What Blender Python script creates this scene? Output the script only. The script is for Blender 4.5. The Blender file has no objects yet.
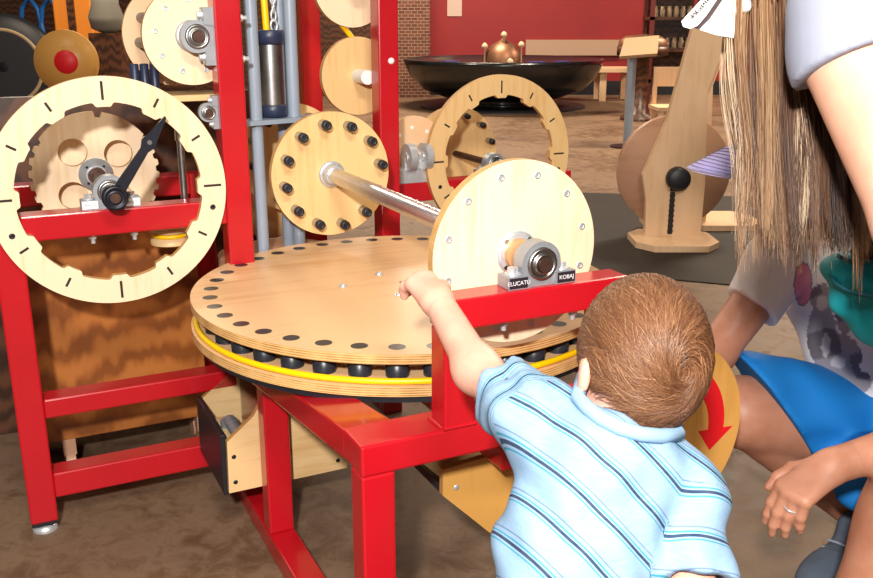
import bpy, bmesh, math, random
import numpy as np
from mathutils import Vector, Matrix, geometry
random.seed(7); RNG = np.random.default_rng(7)
SC = bpy.context.scene; COL = SC.collection
PI = math.pi; R = math.radians
# ---------------------------------------------------------------- camera
FOC = 920.0; PITCH = R(16.29); CAMH = 1.16
cp, sp = math.cos(PITCH), math.sin(PITCH)
cam = bpy.data.cameras.new('camera'); camo = bpy.data.objects.new('camera', cam); COL.objects.link(camo)
cam.sensor_fit = 'HORIZONTAL'; cam.sensor_width = 36.0; cam.lens = 36.0*FOC/873.0
cam.clip_start = 0.05; cam.clip_end = 100
camo.location = (0, 0, CAMH); camo.rotation_euler = (PI/2-PITCH, 0, 0)
SC.camera = camo
def at(x, y, d):
    """a point of the place seen at pixel x, y at distance d along the view axis"""
    a = (x-436.5)/FOC; b = (289-y)/FOC
    return np.array([d*a, d*(cp+b*sp), CAMH+d*(-sp+b*cp)])
# ---------------------------------------------------------------- machine frame: u = shaft direction, v = beam direction
YAW = R(26.0); C0 = (-0.0706, 1.97); ROT = -R(64.0)
def TW(u, v, z=0.0):
    s, c = math.sin(YAW), math.cos(YAW)
    return Vector((C0[0]+u*s+v*c, C0[1]-u*c+v*s, z))
# ---------------------------------------------------------------- materials
MATS = {}
def lin(c):
    if isinstance(c, str):
        c = [int(c[i:i+2], 16)/255 for i in (0, 2, 4)]
    return tuple((x/12.92 if x <= .04045 else ((x+.055)/1.055)**2.4) for x in c)+(1,)
class NT:
    def __init__(s, name):
        s.m = bpy.data.materials.new(name); s.m.use_nodes = True; s.t = s.m.node_tree
        s.b = s.t.nodes['Principled BSDF']; MATS[name] = s.m
    def n(s, ty, **kw):
        n = s.t.nodes.new(ty)
        for k, v in kw.items():
            if k in n.inputs: n.inputs[k].default_value = v
            else: setattr(n, k, v)
        return n
    def l(s, a, b): s.t.links.new(a, b)
    def coords(s, scale, kind='Object', rot=(0, 0, 0)):
        tc = s.n('ShaderNodeTexCoord'); mp = s.n('ShaderNodeMapping'); mp.inputs['Scale'].default_value = scale; mp.inputs['Rotation'].default_value = rot
        s.l(tc.outputs[kind], mp.inputs['Vector']); return mp.outputs['Vector']
    def ramp(s, fac, stops, interp='LINEAR'):
        r = s.n('ShaderNodeValToRGB'); e = r.color_ramp.elements; r.color_ramp.interpolation = interp
        while len(e) < len(stops): e.new(.5)
        for el, (p, c) in zip(e, stops): el.position = p; el.color = lin(c) if not (isinstance(c, tuple) and len(c) == 4) else c
        s.l(fac, r.inputs['Fac']); return r.outputs['Color']
    def noise(s, vec, scale, detail=4, rough=.55, dist=0):
        n = s.n('ShaderNodeTexNoise', Scale=scale, Detail=detail, Roughness=rough, Distortion=dist); s.l(vec, n.inputs['Vector']); return n.outputs['Fac']
    def bump(s, fac, strength=.1, dist=.002):
        b = s.n('ShaderNodeBump', Strength=strength, Distance=dist); s.l(fac, b.inputs['Height']); s.l(b.outputs['Normal'], s.b.inputs['Normal'])
def simple(name, col, rough=.5, metal=0, spec=.5, coat=0, vary=.0, vscale=8, bump=0, bscale=200):
    t = NT(name); t.b.inputs['Roughness'].default_value = rough; t.b.inputs['Metallic'].default_value = metal
    t.b.inputs['Specular IOR Level'].default_value = spec
    if coat: t.b.inputs['Coat Weight'].default_value = coat; t.b.inputs['Coat Roughness'].default_value = .08
    c = lin(col); v = t.coords((1, 1, 1))
    lo = tuple(x*(1-vary) for x in c[:3])+(1,); hi = tuple(min(1, x*(1+vary)) for x in c[:3])+(1,)
    t.l(t.ramp(t.noise(v, vscale, 5), [(.3, lo), (.7, hi)]), t.b.inputs['Base Color'])
    if bump: t.bump(t.noise(v, bscale, 2), bump, .001)
    return t.m
def birch(name, c1, c2, scale, rough=.38):
    t = NT(name); v = t.coords(scale); f = t.noise(v, 1.6, 6, .6, .3)
    v2 = t.coords((2, 2, 2)); f2 = t.noise(v2, 2.2, 3)
    mx = t.n('ShaderNodeMix', data_type='FLOAT'); mx.inputs[0].default_value = .4
    t.l(f, mx.inputs[2]); t.l(f2, mx.inputs[3])
    t.l(t.ramp(mx.outputs[0], [(.34, c2), (.5, c1), (.68, c1)]), t.b.inputs['Base Color'])
    t.b.inputs['Roughness'].default_value = rough; t.b.inputs['Coat Weight'].default_value = .08; t.b.inputs['Coat Roughness'].default_value = .25; t.b.inputs['Specular IOR Level'].default_value = .3
    return t.m
def plyedge(name, axis, freq, c1, c2):
    t = NT(name); tc = t.n('ShaderNodeTexCoord'); sx = t.n('ShaderNodeSeparateXYZ'); t.l(tc.outputs['Object'], sx.inputs[0])
    m = t.n('ShaderNodeMath', operation='MULTIPLY'); m.inputs[1].default_value = freq; t.l(sx.outputs[axis], m.inputs[0])
    s_ = t.n('ShaderNodeMath', operation='SINE'); t.l(m.outputs[0], s_.inputs[0])
    nz = t.noise(t.coords((30, 30, 30)), 1, 4)
    ad = t.n('ShaderNodeMath', operation='MULTIPLY_ADD'); ad.inputs[1].default_value = .3; t.l(s_.outputs[0], ad.inputs[0]); t.l(nz, ad.inputs[2])
    t.l(t.ramp(ad.outputs[0], [(.2, c2), (.55, c1), (.8, c1)]), t.b.inputs['Base Color']); t.b.inputs['Roughness'].default_value = .6
    return t.m
BI, BI2 = 'EFD6B4', 'E4C49A'
wd_wheel = birch('birch_wheel', BI, BI2, (3, 40, 3))
wd_wheel2 = birch('birch_amber', 'E2BC84', 'D6AA6E', (3, 40, 3))
wd_table = birch('birch_table', 'E0B688', 'D2A270', (40, 3, 3), .42)
wd_board = birch('birch_board', 'DDBB88', 'CDA56E', (3, 3, 40))
wd_dark = birch('tan_plywood', 'B98A50', 'A5763F', (3, 4, 30))
wd_arrow = birch('honey_plywood', 'D09A50', 'C08A42', (3, 30, 3))
wd_far = birch('pale_maple', 'E2BE98', 'D6AE86', (20, 3, 2))
wd_pale = birch('faded_maple', 'BD9276', 'AC8064', (3, 3, 12))
ed_x = plyedge('ply_edge_across', 'X', 1400, 'DDAF70', 'A2713C')
ed_z = plyedge('ply_edge_flat', 'Z', 1400, 'DDAF70', 'A2713C')
red = simple('red_enamel', 'B4101D', .28, 0, .5, .35, .06, 6, .03, 60)
zinc = simple('zinc_plate', 'CFD2D6', .35, .55, vary=.1, vscale=60)
steel = simple('brushed_steel', 'A9A8A6', .32, 1, vary=.15, vscale=30)
shaftm = simple('bright_shaft', 'C8CCD4', .3, 1, vary=.08, vscale=40)
castm = simple('cast_grey', '9CA0A6', .45, .5, vary=.1, vscale=50)
gunm = simple('dark_gunmetal', '2B2D36', .35, .6, vary=.2, vscale=60)
rustm = simple('brown_steel', '5E453C', .4, .7, vary=.2, vscale=80)
blackr = simple('black_rubber', '1D1E24', .45, vary=.2, vscale=40)
pegm = simple('black_peg', '23262E', .35, vary=.3, vscale=50)
navy = simple('navy_plastic', '27304A', .4, vary=.1)
pipem = simple('grey_blue_paint', '8E9AAA', .35, 0, .5, .2, .05)
yellow = simple('yellow_belt', 'F2C300', .4, vary=.05)
whitep = simple('white_plastic', 'F2F2EE', .4, vary=.03)
holem = simple('dark_slot', '26221E', .8)
labelm = simple('black_label', '241A22', .5)
lettm = simple('pale_lettering', 'D8D4D8', .5)
redpaint = simple('red_arrow_paint', 'D6151F', .45, vary=.05)
def oak(name, c1, c2, c3):
    t = NT(name); v = t.coords((7, 5, 1.6)); w = t.n('ShaderNodeTexWave', wave_type='BANDS', bands_direction='Z', Scale=2.2, Distortion=9, Detail=3)
    w.inputs['Detail Scale'].default_value = .9; t.l(v, w.inputs['Vector'])
    t.l(t.ramp(w.outputs['Fac'], [(.1, c3), (.45, c2), (.9, c1)]), t.b.inputs['Base Color']); t.b.inputs['Roughness'].default_value = .4
    return t.m
oakm = oak('oak_veneer', 'AE6A30', '9C5A26', '82481C')
darkwood = oak('dark_wood', '5A3520', '4A2A18', '351D10')
# ---------------------------------------------------------------- mesh builder
class MB:
    def __init__(s): s.v = []; s.f = []; s.mi = []; s.sm = []
    def add(s, verts, faces, mat=0, smooth=False, M=None):
        o = len(s.v)
        s.v += [tuple(M @ Vector(p)) if M is not None else tuple(p) for p in verts]
        for f in faces: s.f.append([i+o for i in f]); s.mi.append(mat); s.sm.append(smooth)
        return s
    def box(s, a, b, mat=0, M=None):
        (x0, y0, z0), (x1, y1, z1) = a, b
        V = [(x0, y0, z0), (x1, y0, z0), (x1, y1, z0), (x0, y1, z0), (x0, y0, z1), (x1, y0, z1), (x1, y1, z1), (x0, y1, z1)]
        return s.add(V, [(0, 3, 2, 1), (4, 5, 6, 7), (0, 1, 5, 4), (1, 2, 6, 5), (2, 3, 7, 6), (3, 0, 4, 7)], mat, False, M)
    def hexa(s, V, mat=0):
        return s.add(V, [(0, 3, 2, 1), (4, 5, 6, 7), (0, 1, 5, 4), (1, 2, 6, 5), (2, 3, 7, 6), (3, 0, 4, 7)], mat)
    def rings(s, rs, mat=0, caps=(True, True), smooth=True, closed=True):
        n = len(rs[0]); V = [p for r in rs for p in r]; F = []
        for i in range(len(rs)-1):
            for j in range(n if closed else n-1):
                k = (j+1) % n; F.append((i*n+j, i*n+k, (i+1)*n+k, (i+1)*n+j))
        s.add(V, F, mat, smooth)
        if caps[0]: s.add(rs[0], [tuple(range(n))[::-1]], mat)
        if caps[1]: s.add(rs[-1], [tuple(range(n))], mat)
        return s
    def cyl(s, p0, p1, r0, r1=None, n=24, mat=0, caps=(True, True), smooth=True):
        r1 = r0 if r1 is None else r1; p0 = Vector(p0); p1 = Vector(p1); d = (p1-p0).normalized()
        a = d.orthogonal().normalized(); b = d.cross(a)
        c = [(math.cos(2*PI*i/n), math.sin(2*PI*i/n)) for i in range(n)]
        return s.rings([[p0+r0*(x*a+y*b) for x, y in c], [p1+r1*(x*a+y*b) for x, y in c]], mat, caps, smooth)
    def lathe(s, o, ax, prof, n=32, mat=0, caps=(True, True), smooth=True):
        """prof: list of (radius, distance along ax)"""
        o = Vector(o); d = Vector(ax).normalized(); a = d.orthogonal().normalized(); b = d.cross(a)
        c = [(math.cos(2*PI*i/n), math.sin(2*PI*i/n)) for i in range(n)]
        return s.rings([[o+h*d+max(r, 1e-5)*(x*a+y*b) for x, y in c] for r, h in prof], mat, caps, smooth)
    def tube(s, pts, r, n=10, mat=0, closed=False):
        P = [Vector(p) for p in pts]; rs = []; up = None; m = len(P)
        for i, p in enumerate(P):
            if closed: t = (P[(i+1) % m]-P[i-1]).normalized()
            else: t = (P[min(i+1, m-1)]-P[max(i-1, 0)]).normalized()
            up = t.orthogonal().normalized() if up is None else (up-t*up.dot(t)).normalized()
            b = t.cross(up); rr = r[i] if isinstance(r, (list, tuple)) else r
            rs.append([p+rr*(math.cos(2*PI*j/n)*up+math.sin(2*PI*j/n)*b) for j in range(n)])
        if closed: rs.append(rs[0])
        return s.rings(rs, mat, (not closed, not closed))
    def extrude(s, outer, holes, o, ex, ey, t, mcap=0, mside=1, smooth=False):
        """2D outline (with holes) in the plane ex, ey at o, extruded by t along ex x ey"""
        o = Vector(o); ex = Vector(ex); ey = Vector(ey); en = ex.cross(ey).normalized()
        loops = [outer]+list(holes)
        tess = geometry.tessellate_polygon([[Vector((x, y, 0)) for x, y in L] for L in loops])
        flat = [p for L in loops for p in L]
        P0 = [o+x*ex+y*ey for x, y in flat]; P1 = [p+en*t for p in P0]
        top = []
        for f in tess:
            a, b, c = (flat[i] for i in f)
            cr = (b[0]-a[0])*(c[1]-a[1])-(b[1]-a[1])*(c[0]-a[0])
            if abs(cr) < 1e-14: continue
            top.append(tuple(f) if cr > 0 else tuple(f)[::-1])
        s.add(P1, top, mcap); s.add(P0, [f[::-1] for f in top], mcap)
        for k, L in enumerate(loops):
            ar = sum(L[i-1][0]*L[i][1]-L[i][0]*L[i-1][1] for i in range(len(L)))
            Q = list(L) if (ar > 0) == (k == 0) else list(L)[::-1]
            n = len(Q); A = [o+x*ex+y*ey for x, y in Q]
            s.add(A+[p+en*t for p in A], [(i, (i+1) % n, n+(i+1) % n, n+i) for i in range(n)], mside, smooth)
        return s
def circ(r, n=64, cx=0, cy=0, a0=0): return [(cx+r*math.cos(a0+2*PI*i/n), cy+r*math.sin(a0+2*PI*i/n)) for i in range(n)]
ORG = {}
def thing(name, label, cat, loc=(0, 0, 0), group=None, world=False, kind=None):
    """an Empty at the base of a thing; loc is (u, v, z) of the machine, or x, y, z when world"""
    o = bpy.data.objects.new(name, None); COL.objects.link(o); o.empty_display_size = .05
    o.location = Vector(loc) if world else TW(*loc)
    if not world: o.rotation_euler = (0, 0, ROT)
    o['label'] = label; o['category'] = cat
    if group: o['group'] = group
    ORG[o] = (Vector(loc), world); return o
def mesh_of(name, mb, off=Vector((0, 0, 0))):
    me = bpy.data.meshes.new(name); me.from_pydata([tuple(Vector(p)-off) for p in mb.v], [], mb.f)
    me.polygons.foreach_set('material_index', mb.mi); me.polygons.foreach_set('use_smooth', mb.sm); me.update(); return me
def obj(name, mb, mats, parent=None, loc=None, bevel=0, label=None, world=False):
    """links the builder as ONE mesh object, a part of parent"""
    if parent is not None:
        root = parent
        while root not in ORG: root = root.parent
        off, world = ORG[root]
    else: off = Vector(loc or (0, 0, 0))
    o = bpy.data.objects.new(name, mesh_of(name, mb, off)); COL.objects.link(o)
    for m in (mats if isinstance(mats, (list, tuple)) else [mats]): o.data.materials.append(m)
    if parent is not None: o.parent = parent
    else:
        o.location = off if world else TW(*off)
        if not world: o.rotation_euler = (0, 0, ROT)
        ORG[o] = (off, world)
    if bevel:
        b = o.modifiers.new('edge', 'BEVEL'); b.width = bevel; b.segments = 2; b.limit_method = 'ANGLE'; b.angle_limit = R(50)
    if label: o['label'] = label
    return o
def tag(o, label, cat, group=None, kind=None):
    o['label'] = label; o['category'] = cat
    if group: o['group'] = group
    if kind: o['kind'] = kind
    return o
def struct(o): o['kind'] = 'structure'; return o
def dup(src, parent, M):
    """a copy of a part at an offset in its parent's frame"""
    c = src.copy(); COL.objects.link(c); c.parent = parent; c.matrix_local = M @ src.matrix_local; return c
UX, VY, ZZ = Vector((1, 0, 0)), Vector((0, 1, 0)), Vector((0, 0, 1))
def bolt(mb, p, ax, r=.008, h=.007, mat=0):
    ax = Vector(ax); mb.cyl(p, Vector(p)+ax*.002, r*1.5, n=16, mat=mat, smooth=False); mb.cyl(Vector(p)+ax*.002, Vector(p)+ax*(.002+h), r, n=6, mat=mat, smooth=False)
def letters(word, p, ex, ey, size, parent, matl):
    cu = bpy.data.curves.new('lettering', 'FONT'); cu.body = word; cu.size = size; cu.extrude = .0003; cu.align_x = 'CENTER'; cu.align_y = 'CENTER'
    o = bpy.data.objects.new('lettering', cu); COL.objects.link(o); cu.materials.append(matl)
    bpy.context.view_layer.update(); me = bpy.data.meshes.new_from_object(o.evaluated_get(bpy.context.evaluated_depsgraph_get())); bpy.data.objects.remove(o)
    o = bpy.data.objects.new('lettering', me); COL.objects.link(o)
    root = parent
    while root not in ORG: root = root.parent
    off, _ = ORG[root]; ex = Vector(ex).normalized(); ey = Vector(ey).normalized(); en = ex.cross(ey)
    M = Matrix((ex, ey, en)).transposed().to_4x4(); M.translation = Vector(p)-off
    o.parent = parent; o.matrix_local = M; return o
def pillow_block(parent, c, ax, ey, words=None, dark=True, s=1.0, shaft=.0125, cap=None):
    """bearing with its axis ax at c, feet towards -ey"""
    c = Vector(c); ax = Vector(ax); ey = Vector(ey); ex = ey.cross(ax); h = .0365*s; w = .063*s; d = .036*s
    mb = MB(); o = c-ax*d/2
    arch = [(-w*.62, -h), (-w*.62, -h+.016*s)]+[(.036*s*math.cos(a), .036*s*math.sin(a)) for a in [PI+.42-i*(PI+.84)/24 for i in range(25)]]+[(w*.62, -h+.016*s), (w*.62, -h)]
    mb.extrude(arch, [circ(.027*s, 32)], o+ax*.004, ex, ey, d-.008, 0, 0)
    for q in (-1, 1):
        e = [(q*w, -h), (q*w, -h+.021*s), (q*w*.42, -h+.021*s), (q*w*.36, -h)]
        mb.extrude(e if q < 0 else e[::-1], [], o, ex, ey, d, 0, 0)
    b = obj('bearing_housing', mb, castm, parent, bevel=.0015)
    mb = MB(); mb.lathe(c-ax*d*.48, ax, [(.027*s, 0), (.0275*s, d*.5), (.0262*s, d), (.021*s, d*1.02), (.0205*s, d*.9), (.0165*s, d*.92), (.0165*s, d*1.08), (shaft, d*1.1), (shaft, d*.95)], 40, 0)
    obj('bearing_insert', mb, steel, b)
    mb = MB(); mb.cyl(c-ax*d*.8, c+ax*(d*.62+.006), shaft*.98, n=24)
    obj('shaft_end', mb, rustm, b)
    for q in (-1, 1):
        mb = MB(); p = c+ex*q*w*.72-ey*(h-.021*s); bolt(mb, p, ey, .009*s, .009*s); obj('bolt', mb, zinc, b)
        if words:
            mb = MB(); pc = c+ex*q*w*.71-ey*(h-.0105*s)+ax*(d/2+.0004)
            mb.extrude([(-.0165*s, -.0085*s), (.0165*s, -.0085*s), (.0165*s, .0085*s), (-.0165*s, .0085*s)], [], pc-ax*.0004, ex, ey, .0012, 0, 0)
            pl = obj('name_plate', mb, labelm if dark else whitep, b)
            letters(words[0 if q < 0 else 1], pc+ax*.0012, ex, ey, .0095*s, b, lettm if dark else pipem)
    return b
def wheel_disc(mb, o, r, t, holes=(), n=96, outer=None):
    """a disc facing +u whose front face lies at o"""
    o = Vector(o); mb.extrude(outer or circ(r, n), holes, o-UX*t, VY, ZZ, t, 0, 1)
# ================================================================ SETTING
t = NT('brown_concrete'); v = t.coords((1, 1, 1))
f1 = t.noise(v, 1.3, 6, .6, .6); f2 = t.noise(v, 13, 9, .75, .6)
mx = t.n('ShaderNodeMix', data_type='FLOAT'); mx.inputs[0].default_value = .5; t.l(f1, mx.inputs[2]); t.l(f2, mx.inputs[3])
t.l(t.ramp(mx.outputs[0], [(.36, '4A3526'), (.46, '664E3B'), (.54, '7C6450'), (.64, '5A4230')]), t.b.inputs['Base Color'])
t.l(t.ramp(f2, [(.3, (.45,)*3+(1,)), (.7, (.68,)*3+(1,))]), t.b.inputs['Roughness']); t.b.inputs['Specular IOR Level'].default_value = .22; t.bump(f2, .06, .003); floor_m = t.m
mb = MB(); mb.box((-11, -3, -.1), (11, 15.4, 0)); struct(obj('floor', mb, floor_m, world=True))
wallred = simple('red_wall_paint', '88161A', .55, vary=.1, vscale=1)
mb = MB(); mb.box((-.42, 15.2, 0), (11, 15.4, 4.2)); struct(obj('wall_back', mb, wallred, world=True))
mb = MB(); mb.box((-.42, 15.16, 0), (11, 15.2, .22)); struct(obj('baseboard_back', mb, blackr, world=True))
t = NT('brown_brick'); v = t.coords((1, 1, 1), rot=(PI/2, 0, 0)); bt = t.n('ShaderNodeTexBrick', Scale=5.2); t.l(v, bt.inputs['Vector'])
bt.inputs['Color1'].default_value = lin('6E3B2A'); bt.inputs['Color2'].default_value = lin('54291E'); bt.inputs['Mortar'].default_value = lin('8F7A66'); bt.inputs['Mortar Size'].default_value = .022
t.l(bt.outputs['Color'], t.b.inputs['Base Color']); t.b.inputs['Roughness'].default_value = .8; brick = t.m
mb = MB(); mb.box((-.80, 14.6, 0), (-.10, 15.3, 4.2)); struct(obj('wall_pier', mb, brick, world=True))
mb = MB(); mb.box((-11, 14.9, 0), (-.80, 15.4, 4.2)); struct(obj('wall_left', mb, darkwood, world=True))
plaster = simple('dim_plaster', '6A4A38', .8, vary=.1, vscale=1)
mb = MB(); mb.box((10.8, -3, 0), (11, 15.2, 4.2)); struct(obj('wall_right', mb, wallred, world=True))
# ================================================================ NEAR STEEL FRAME
fr = thing('turntable_stand', 'red welded steel stand holding the big wooden turntable, nearest to the toddler', 'frame', (.2, -.04, 0))
def bar(name, a, b, parent, bev=.004, m=red): return obj(name, MB().box(a, b), m, parent, bevel=bev)
for v0 in (-.346, .245):
    bar('leg', (.56, v0, 0), (.61, v0+.056, .486), fr)
    bar('leg', (-.055, v0+.012, .05), (-.005, v0+.068, .440), fr)
    bar('floor_rail', (-.36, v0+.01, 0), (.559, v0+.07, .05), fr)
    y0, y1 = v0, v0+.086
    mb2 = MB(); mb2.hexa([(-.10, y0, .395), (.535, y0, .484), (.535, y1, .484), (-.10, y1, .395), (-.10, y0, .447), (.535, y0, .536), (.535, y1, .536), (-.10, y1, .447)])
    obj('side_rail', mb2, red, fr, bevel=.004)
bar('cross_rail', (.53, -.346, .486), (.61, .301, .538), fr)
bar('cross_rail', (-.055, -.278, .39), (-.005, .257, .446), fr)
bar('post', (.56, -.205, .538), (.61, -.150, .70), fr)
bar('post', (.56, .085, .538), (.61, .140, .70), fr)
bar('top_beam', (.555, -.205, .70), (.61, .14, .75), fr)
mb = MB(); mb.tube([(.609, -.207, .54), (.609, -.148, .54)], .004, 8); mb.tube([(.559, -.207, .54), (.609, -.207, .54)], .004, 8); obj('weld_bead', mb, red, fr)
for v0 in (-.085, .048):
    mb = MB(); bolt(mb, (.5825, v0+.0, .70), (0, 0, -1), .008, .010); mb.cyl((.5825, v0, .69), (.5825, v0, .679), .0045, n=12); obj('bolt', mb, zinc, fr)
pb = pillow_block(fr, (.5825, -.025, .7865), UX, ZZ, ('ELUCATU', 'KOBAJ'))
mb = MB(); mb.cyl((0, 0, .446), (0, 0, .50), .03, n=32); mb.cyl((0, 0, .49), (0, 0, .507), .09, n=40); mb.box((-.055, -.06, .40), (.06, .06, .455)); obj('hub_bearing', mb, castm, fr, bevel=.002)
mb = MB(); mb.box((-.05, -.06, .402), (.545, .0, .445)); obj('centre_rail', mb, red, fr, bevel=.004)
# ================================================================ TURNTABLE
tt = thing('turntable', 'large round birch plywood turntable with a ring of black pegs and a yellow belt', 'turntable', (0, 0, .507))
mb = MB(); mb.extrude(circ(.463, 160), [], (0, 0, .5815), UX, VY, .0185, 0, 1, True); obj('table_top', mb, [wd_table, ed_z], tt, bevel=.0015)
mb = MB(); mb.extrude(circ(.465, 160), [], (0, 0, .5215), UX, VY, .0185, 0, 1, True); obj('lower_disc', mb, [wd_table, ed_z], tt, bevel=.001)
mb = MB(); mb.cyl((0, 0, .507), (0, 0, .5215), .456, n=128); obj('rubber_base', mb, blackr, tt)
mb = MB(); mb.tube([(.455*math.cos(a), .455*math.sin(a), .547) for a in [2*PI*i/120 for i in range(120)]], .0062, 8, 0, True); obj('drive_belt', mb, yellow, tt)
mb = MB(); mb.cyl((0, 0, .54), (0, 0, .582), .385, n=96); mb.cyl((0, 0, .54), (0, 0, .546), .450, n=96); obj('core_disc', mb, wd_table, tt)
NP = 39; peg0 = None
for i in range(NP):
    a = 2*PI*i/NP+.03; p = Vector((.4225*math.cos(a), .4225*math.sin(a), 0))
    if peg0 is None:
        mb = MB(); mb.lathe((0, 0, 0), ZZ, [(.0215, .5465), (.0215, .5805), (.016, .5815), (.016, .6004)], 28, 0)
        mb.lathe((0, 0, 0), ZZ, [(.0195, .6002), (.016, .6003)], 28, 1, (False, False))
        ORG_off = ORG[tt][0]
        me = bpy.data.meshes.new('peg'); me.from_pydata([tuple(Vector(q)-Vector((0, 0, .507))) for q in mb.v], [], mb.f); me.polygons.foreach_set('material_index', mb.mi); me.polygons.foreach_set('use_smooth', mb.sm)
        peg0 = bpy.data.objects.new('peg', me); COL.objects.link(peg0); me.materials.append(pegm); me.materials.append(wd_board); peg0.parent = tt; peg0.location = p
    else:
        c = peg0.copy(); COL.objects.link(c); c.parent = tt; c.location = p
for (x, y) in ((-.030, -.135), (.085, -.052), (-.085, -.027)):
    mb = MB(); mb.cyl((x, y, .600), (x, y, .6012), .0105, n=20); mb.lathe((x, y, .6012), ZZ, [(.0065, 0), (.006, .003), (.003, .0045)], 14); obj('bolt', mb, zinc, tt)
mb = MB(); mb.cyl((0, 0, .598), (0, 0, .6003), .0125, n=24); obj('centre_hole', mb, rustm, tt)
# ================================================================ SHAFT WITH TWO VERTICAL WHEELS
AX = (-.025, .7865)
def P0(u, r=0, a=0): return Vector((u, AX[0]+r*math.cos(a), AX[1]+r*math.sin(a)))
ws = thing('shaft_wheel', 'thick bright shaft carrying a cream screwed wheel and an amber pegged wheel over the turntable', 'wheel', (.5, AX[0], .63))
mb = MB(); wheel_disc(mb, P0(.518), .156, .018); dA = obj('screw_wheel', mb, [wd_wheel, ed_x], ws, bevel=.001)
for i in range(12):
    mb = MB(); p = P0(.518, .133, 2*PI*i/12+.25); mb.lathe(p, UX, [(.0062, -.001), (.0062, .0012), (.0035, .0012), (.0033, .0002)], 16); mb.box(p+Vector((.0004, -.003, -.0008)), p+Vector((.0008, .003, .0008))); obj('screw', mb, zinc, dA)
mb = MB(); mb.lathe(P0(.518), UX, [(.038, 0), (.038, .003), (.030, .004)], 40); fl = obj('flange', mb, zinc, dA)
for i in range(4):
    mb = MB(); mb.cyl(P0(.521, .031, PI/4+i*PI/2), P0(.5225, .031, PI/4+i*PI/2), .004, n=12); obj('screw', mb, steel, fl)
mb = MB(); mb.lathe(P0(.518), UX, [(.026, .003), (.026, .042), (.013, .043)], 32); obj('hub_collar', mb, simple('brassy_collar', 'D0A67C', .35, .6), dA)
mb = MB(); wheel_disc(mb, P0(-.392), .156, .020); dB = obj('peg_wheel', mb, [wd_wheel2, ed_x], ws, bevel=.001)
for i in range(12):
    a = 2*PI*i/12+.16; mb = MB(); mb.lathe(P0(-.392, .128, a), UX, [(.0122, -.001), (.0122, .026)], 20, 0); mb.lathe(P0(-.392, .128, a), UX, [(.0115, .026), (.0115, .040), (.010, .042), (.005, .042), (.0045, .0405)], 20, 1)
    obj('peg', mb, [steel, blackr], dB)
mb = MB(); mb.lathe(P0(-.392), UX, [(.034, 0), (.034, .004), (.031, .006), (.0235, .008), (.0235, .03)], 40); obj('flange', mb, zinc, dB)
mb = MB(); mb.cyl(P0(-.392), P0(.5), .0195, n=40); obj('shaft', mb, shaftm, ws)
mb = MB(); mb.cyl(P0(-.80), P0(-.412), .0125, n=24); obj('rear_shaft', mb, steel, ws)
# ================================================================ ARROW WHEEL
aw = thing('crank_wheel', 'honey plywood wheel with a painted red curved arrow, behind the toddler', 'wheel', (.65, .175, .32))
def PA(u, y=0, z=0): return Vector((u, .190+y, .470+z))
mb = MB(); wheel_disc(mb, PA(.668), .172, .018, n=96); da = obj('disc', mb, [wd_arrow, ed_x], aw, bevel=.0012)
pts = []; r0, r1 = .098, .134; A0, A1 = R(52), R(-4)
for i in range(17): a = A0+(A1-A0)*i/16; pts.append((r1*math.cos(a), r1*math.sin(a)))
pts += [((r1+.022)*math.cos(A1), (r1+.022)*math.sin(A1)), (.116*math.cos(A1-.36), .116*math.sin(A1-.36)), ((r0-.022)*math.cos(A1), (r0-.022)*math.sin(A1))]
for i in range(17): a = A1+(A0-A1)*i/16; pts.append((r0*math.cos(a), r0*math.sin(a)))
mb = MB(); mb.extrude(pts[::-1], [], PA(.668), VY, ZZ, .0006, 0, 0); obj('arrow', mb, redpaint, da)
mb = MB(); mb.cyl(PA(.611), PA(.69), .0125, n=24); mb.lathe(PA(.668), UX, [(.04, 0), (.04, .004), (.02, .006), (.02, .02)], 32); obj('hub', mb, zinc, aw)
bar('bearing_post', (.56, .15, .43), (.61, .20, .53), fr)
# ================================================================ PLYWOOD HOUSINGS UNDER THE TURNTABLE
hb = thing('plywood_housing', 'low plywood trough with a slanted black end plate, left of the near red frame', 'trough', (-.2, -.27, .146))
def board(name, pts, u, t, m=wd_board, par=hb): mb = MB(); mb.extrude(pts, [], (u-t, 0, 0), VY, ZZ, t, 0, 1); return obj(name, mb, [m, wd_dark], par, bevel=.001)
bf = [(-.408, .146), (-.128, .146), (-.128, .39), (-.30, .39), (-.342, .321), (-.405, .270)]
fb = board('front_board', bf, -.058, .014); board('back_board', bf, -.32, .014)
for (y, z) in ((-.392, .17), (-.392, .232), (-.15, .17)):
    mb = MB(); mb.lathe((-.058, y, z), UX, [(.0055, -.0005), (.005, .0008), (.002, .0012)], 12); obj('screw', mb, gunm, fb)
mb = MB(); mb.box((-.318, -.4165, .136), (-.07, -.405, .283)); obj('end_plate', mb, blackr, hb, bevel=.002)
mb = MB(); mb.box((-.319, -.404, .150), (-.073, -.13, .164)); obj('bottom_board', mb, wd_dark, hb)
mb = MB(); mb.box((-.22, -.395, .235), (-.075, -.35, .262)); obj('wooden_block', mb, wd_board, hb, bevel=.002)
mb = MB(); mb.cyl((-.16, -.375, .275), (-.074, -.375, .275), .014, n=20); mb.cyl((-.16, -.375, .262), (-.16, -.375, .276), .02, n=20); obj('brush', mb, castm, hb)
h2 = thing('plywood_housing', 'plywood box with a screw and clipped corner, below the red beam beside the toddler', 'trough', (.33, .02, .19))
b2 = [(-.128, .36), (-.128, .325), (-.028, .222), (.21, .222), (.21, .40), (-.128, .377)]
fb = board('front_board', b2, .45, .014, wd_arrow, h2); board('back_board', b2, .24, .014, wd_board, h2)
mb = MB(); mb.lathe((.45, -.10, .335), UX, [(.006, -.0005), (.005, .001), (.002, .0015)], 12); obj('screw', mb, zinc, fb)
mb = MB(); mb.box((.242, -.03, .224), (.434, .205, .236)); obj('bottom_board', mb, wd_dark, h2)
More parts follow.
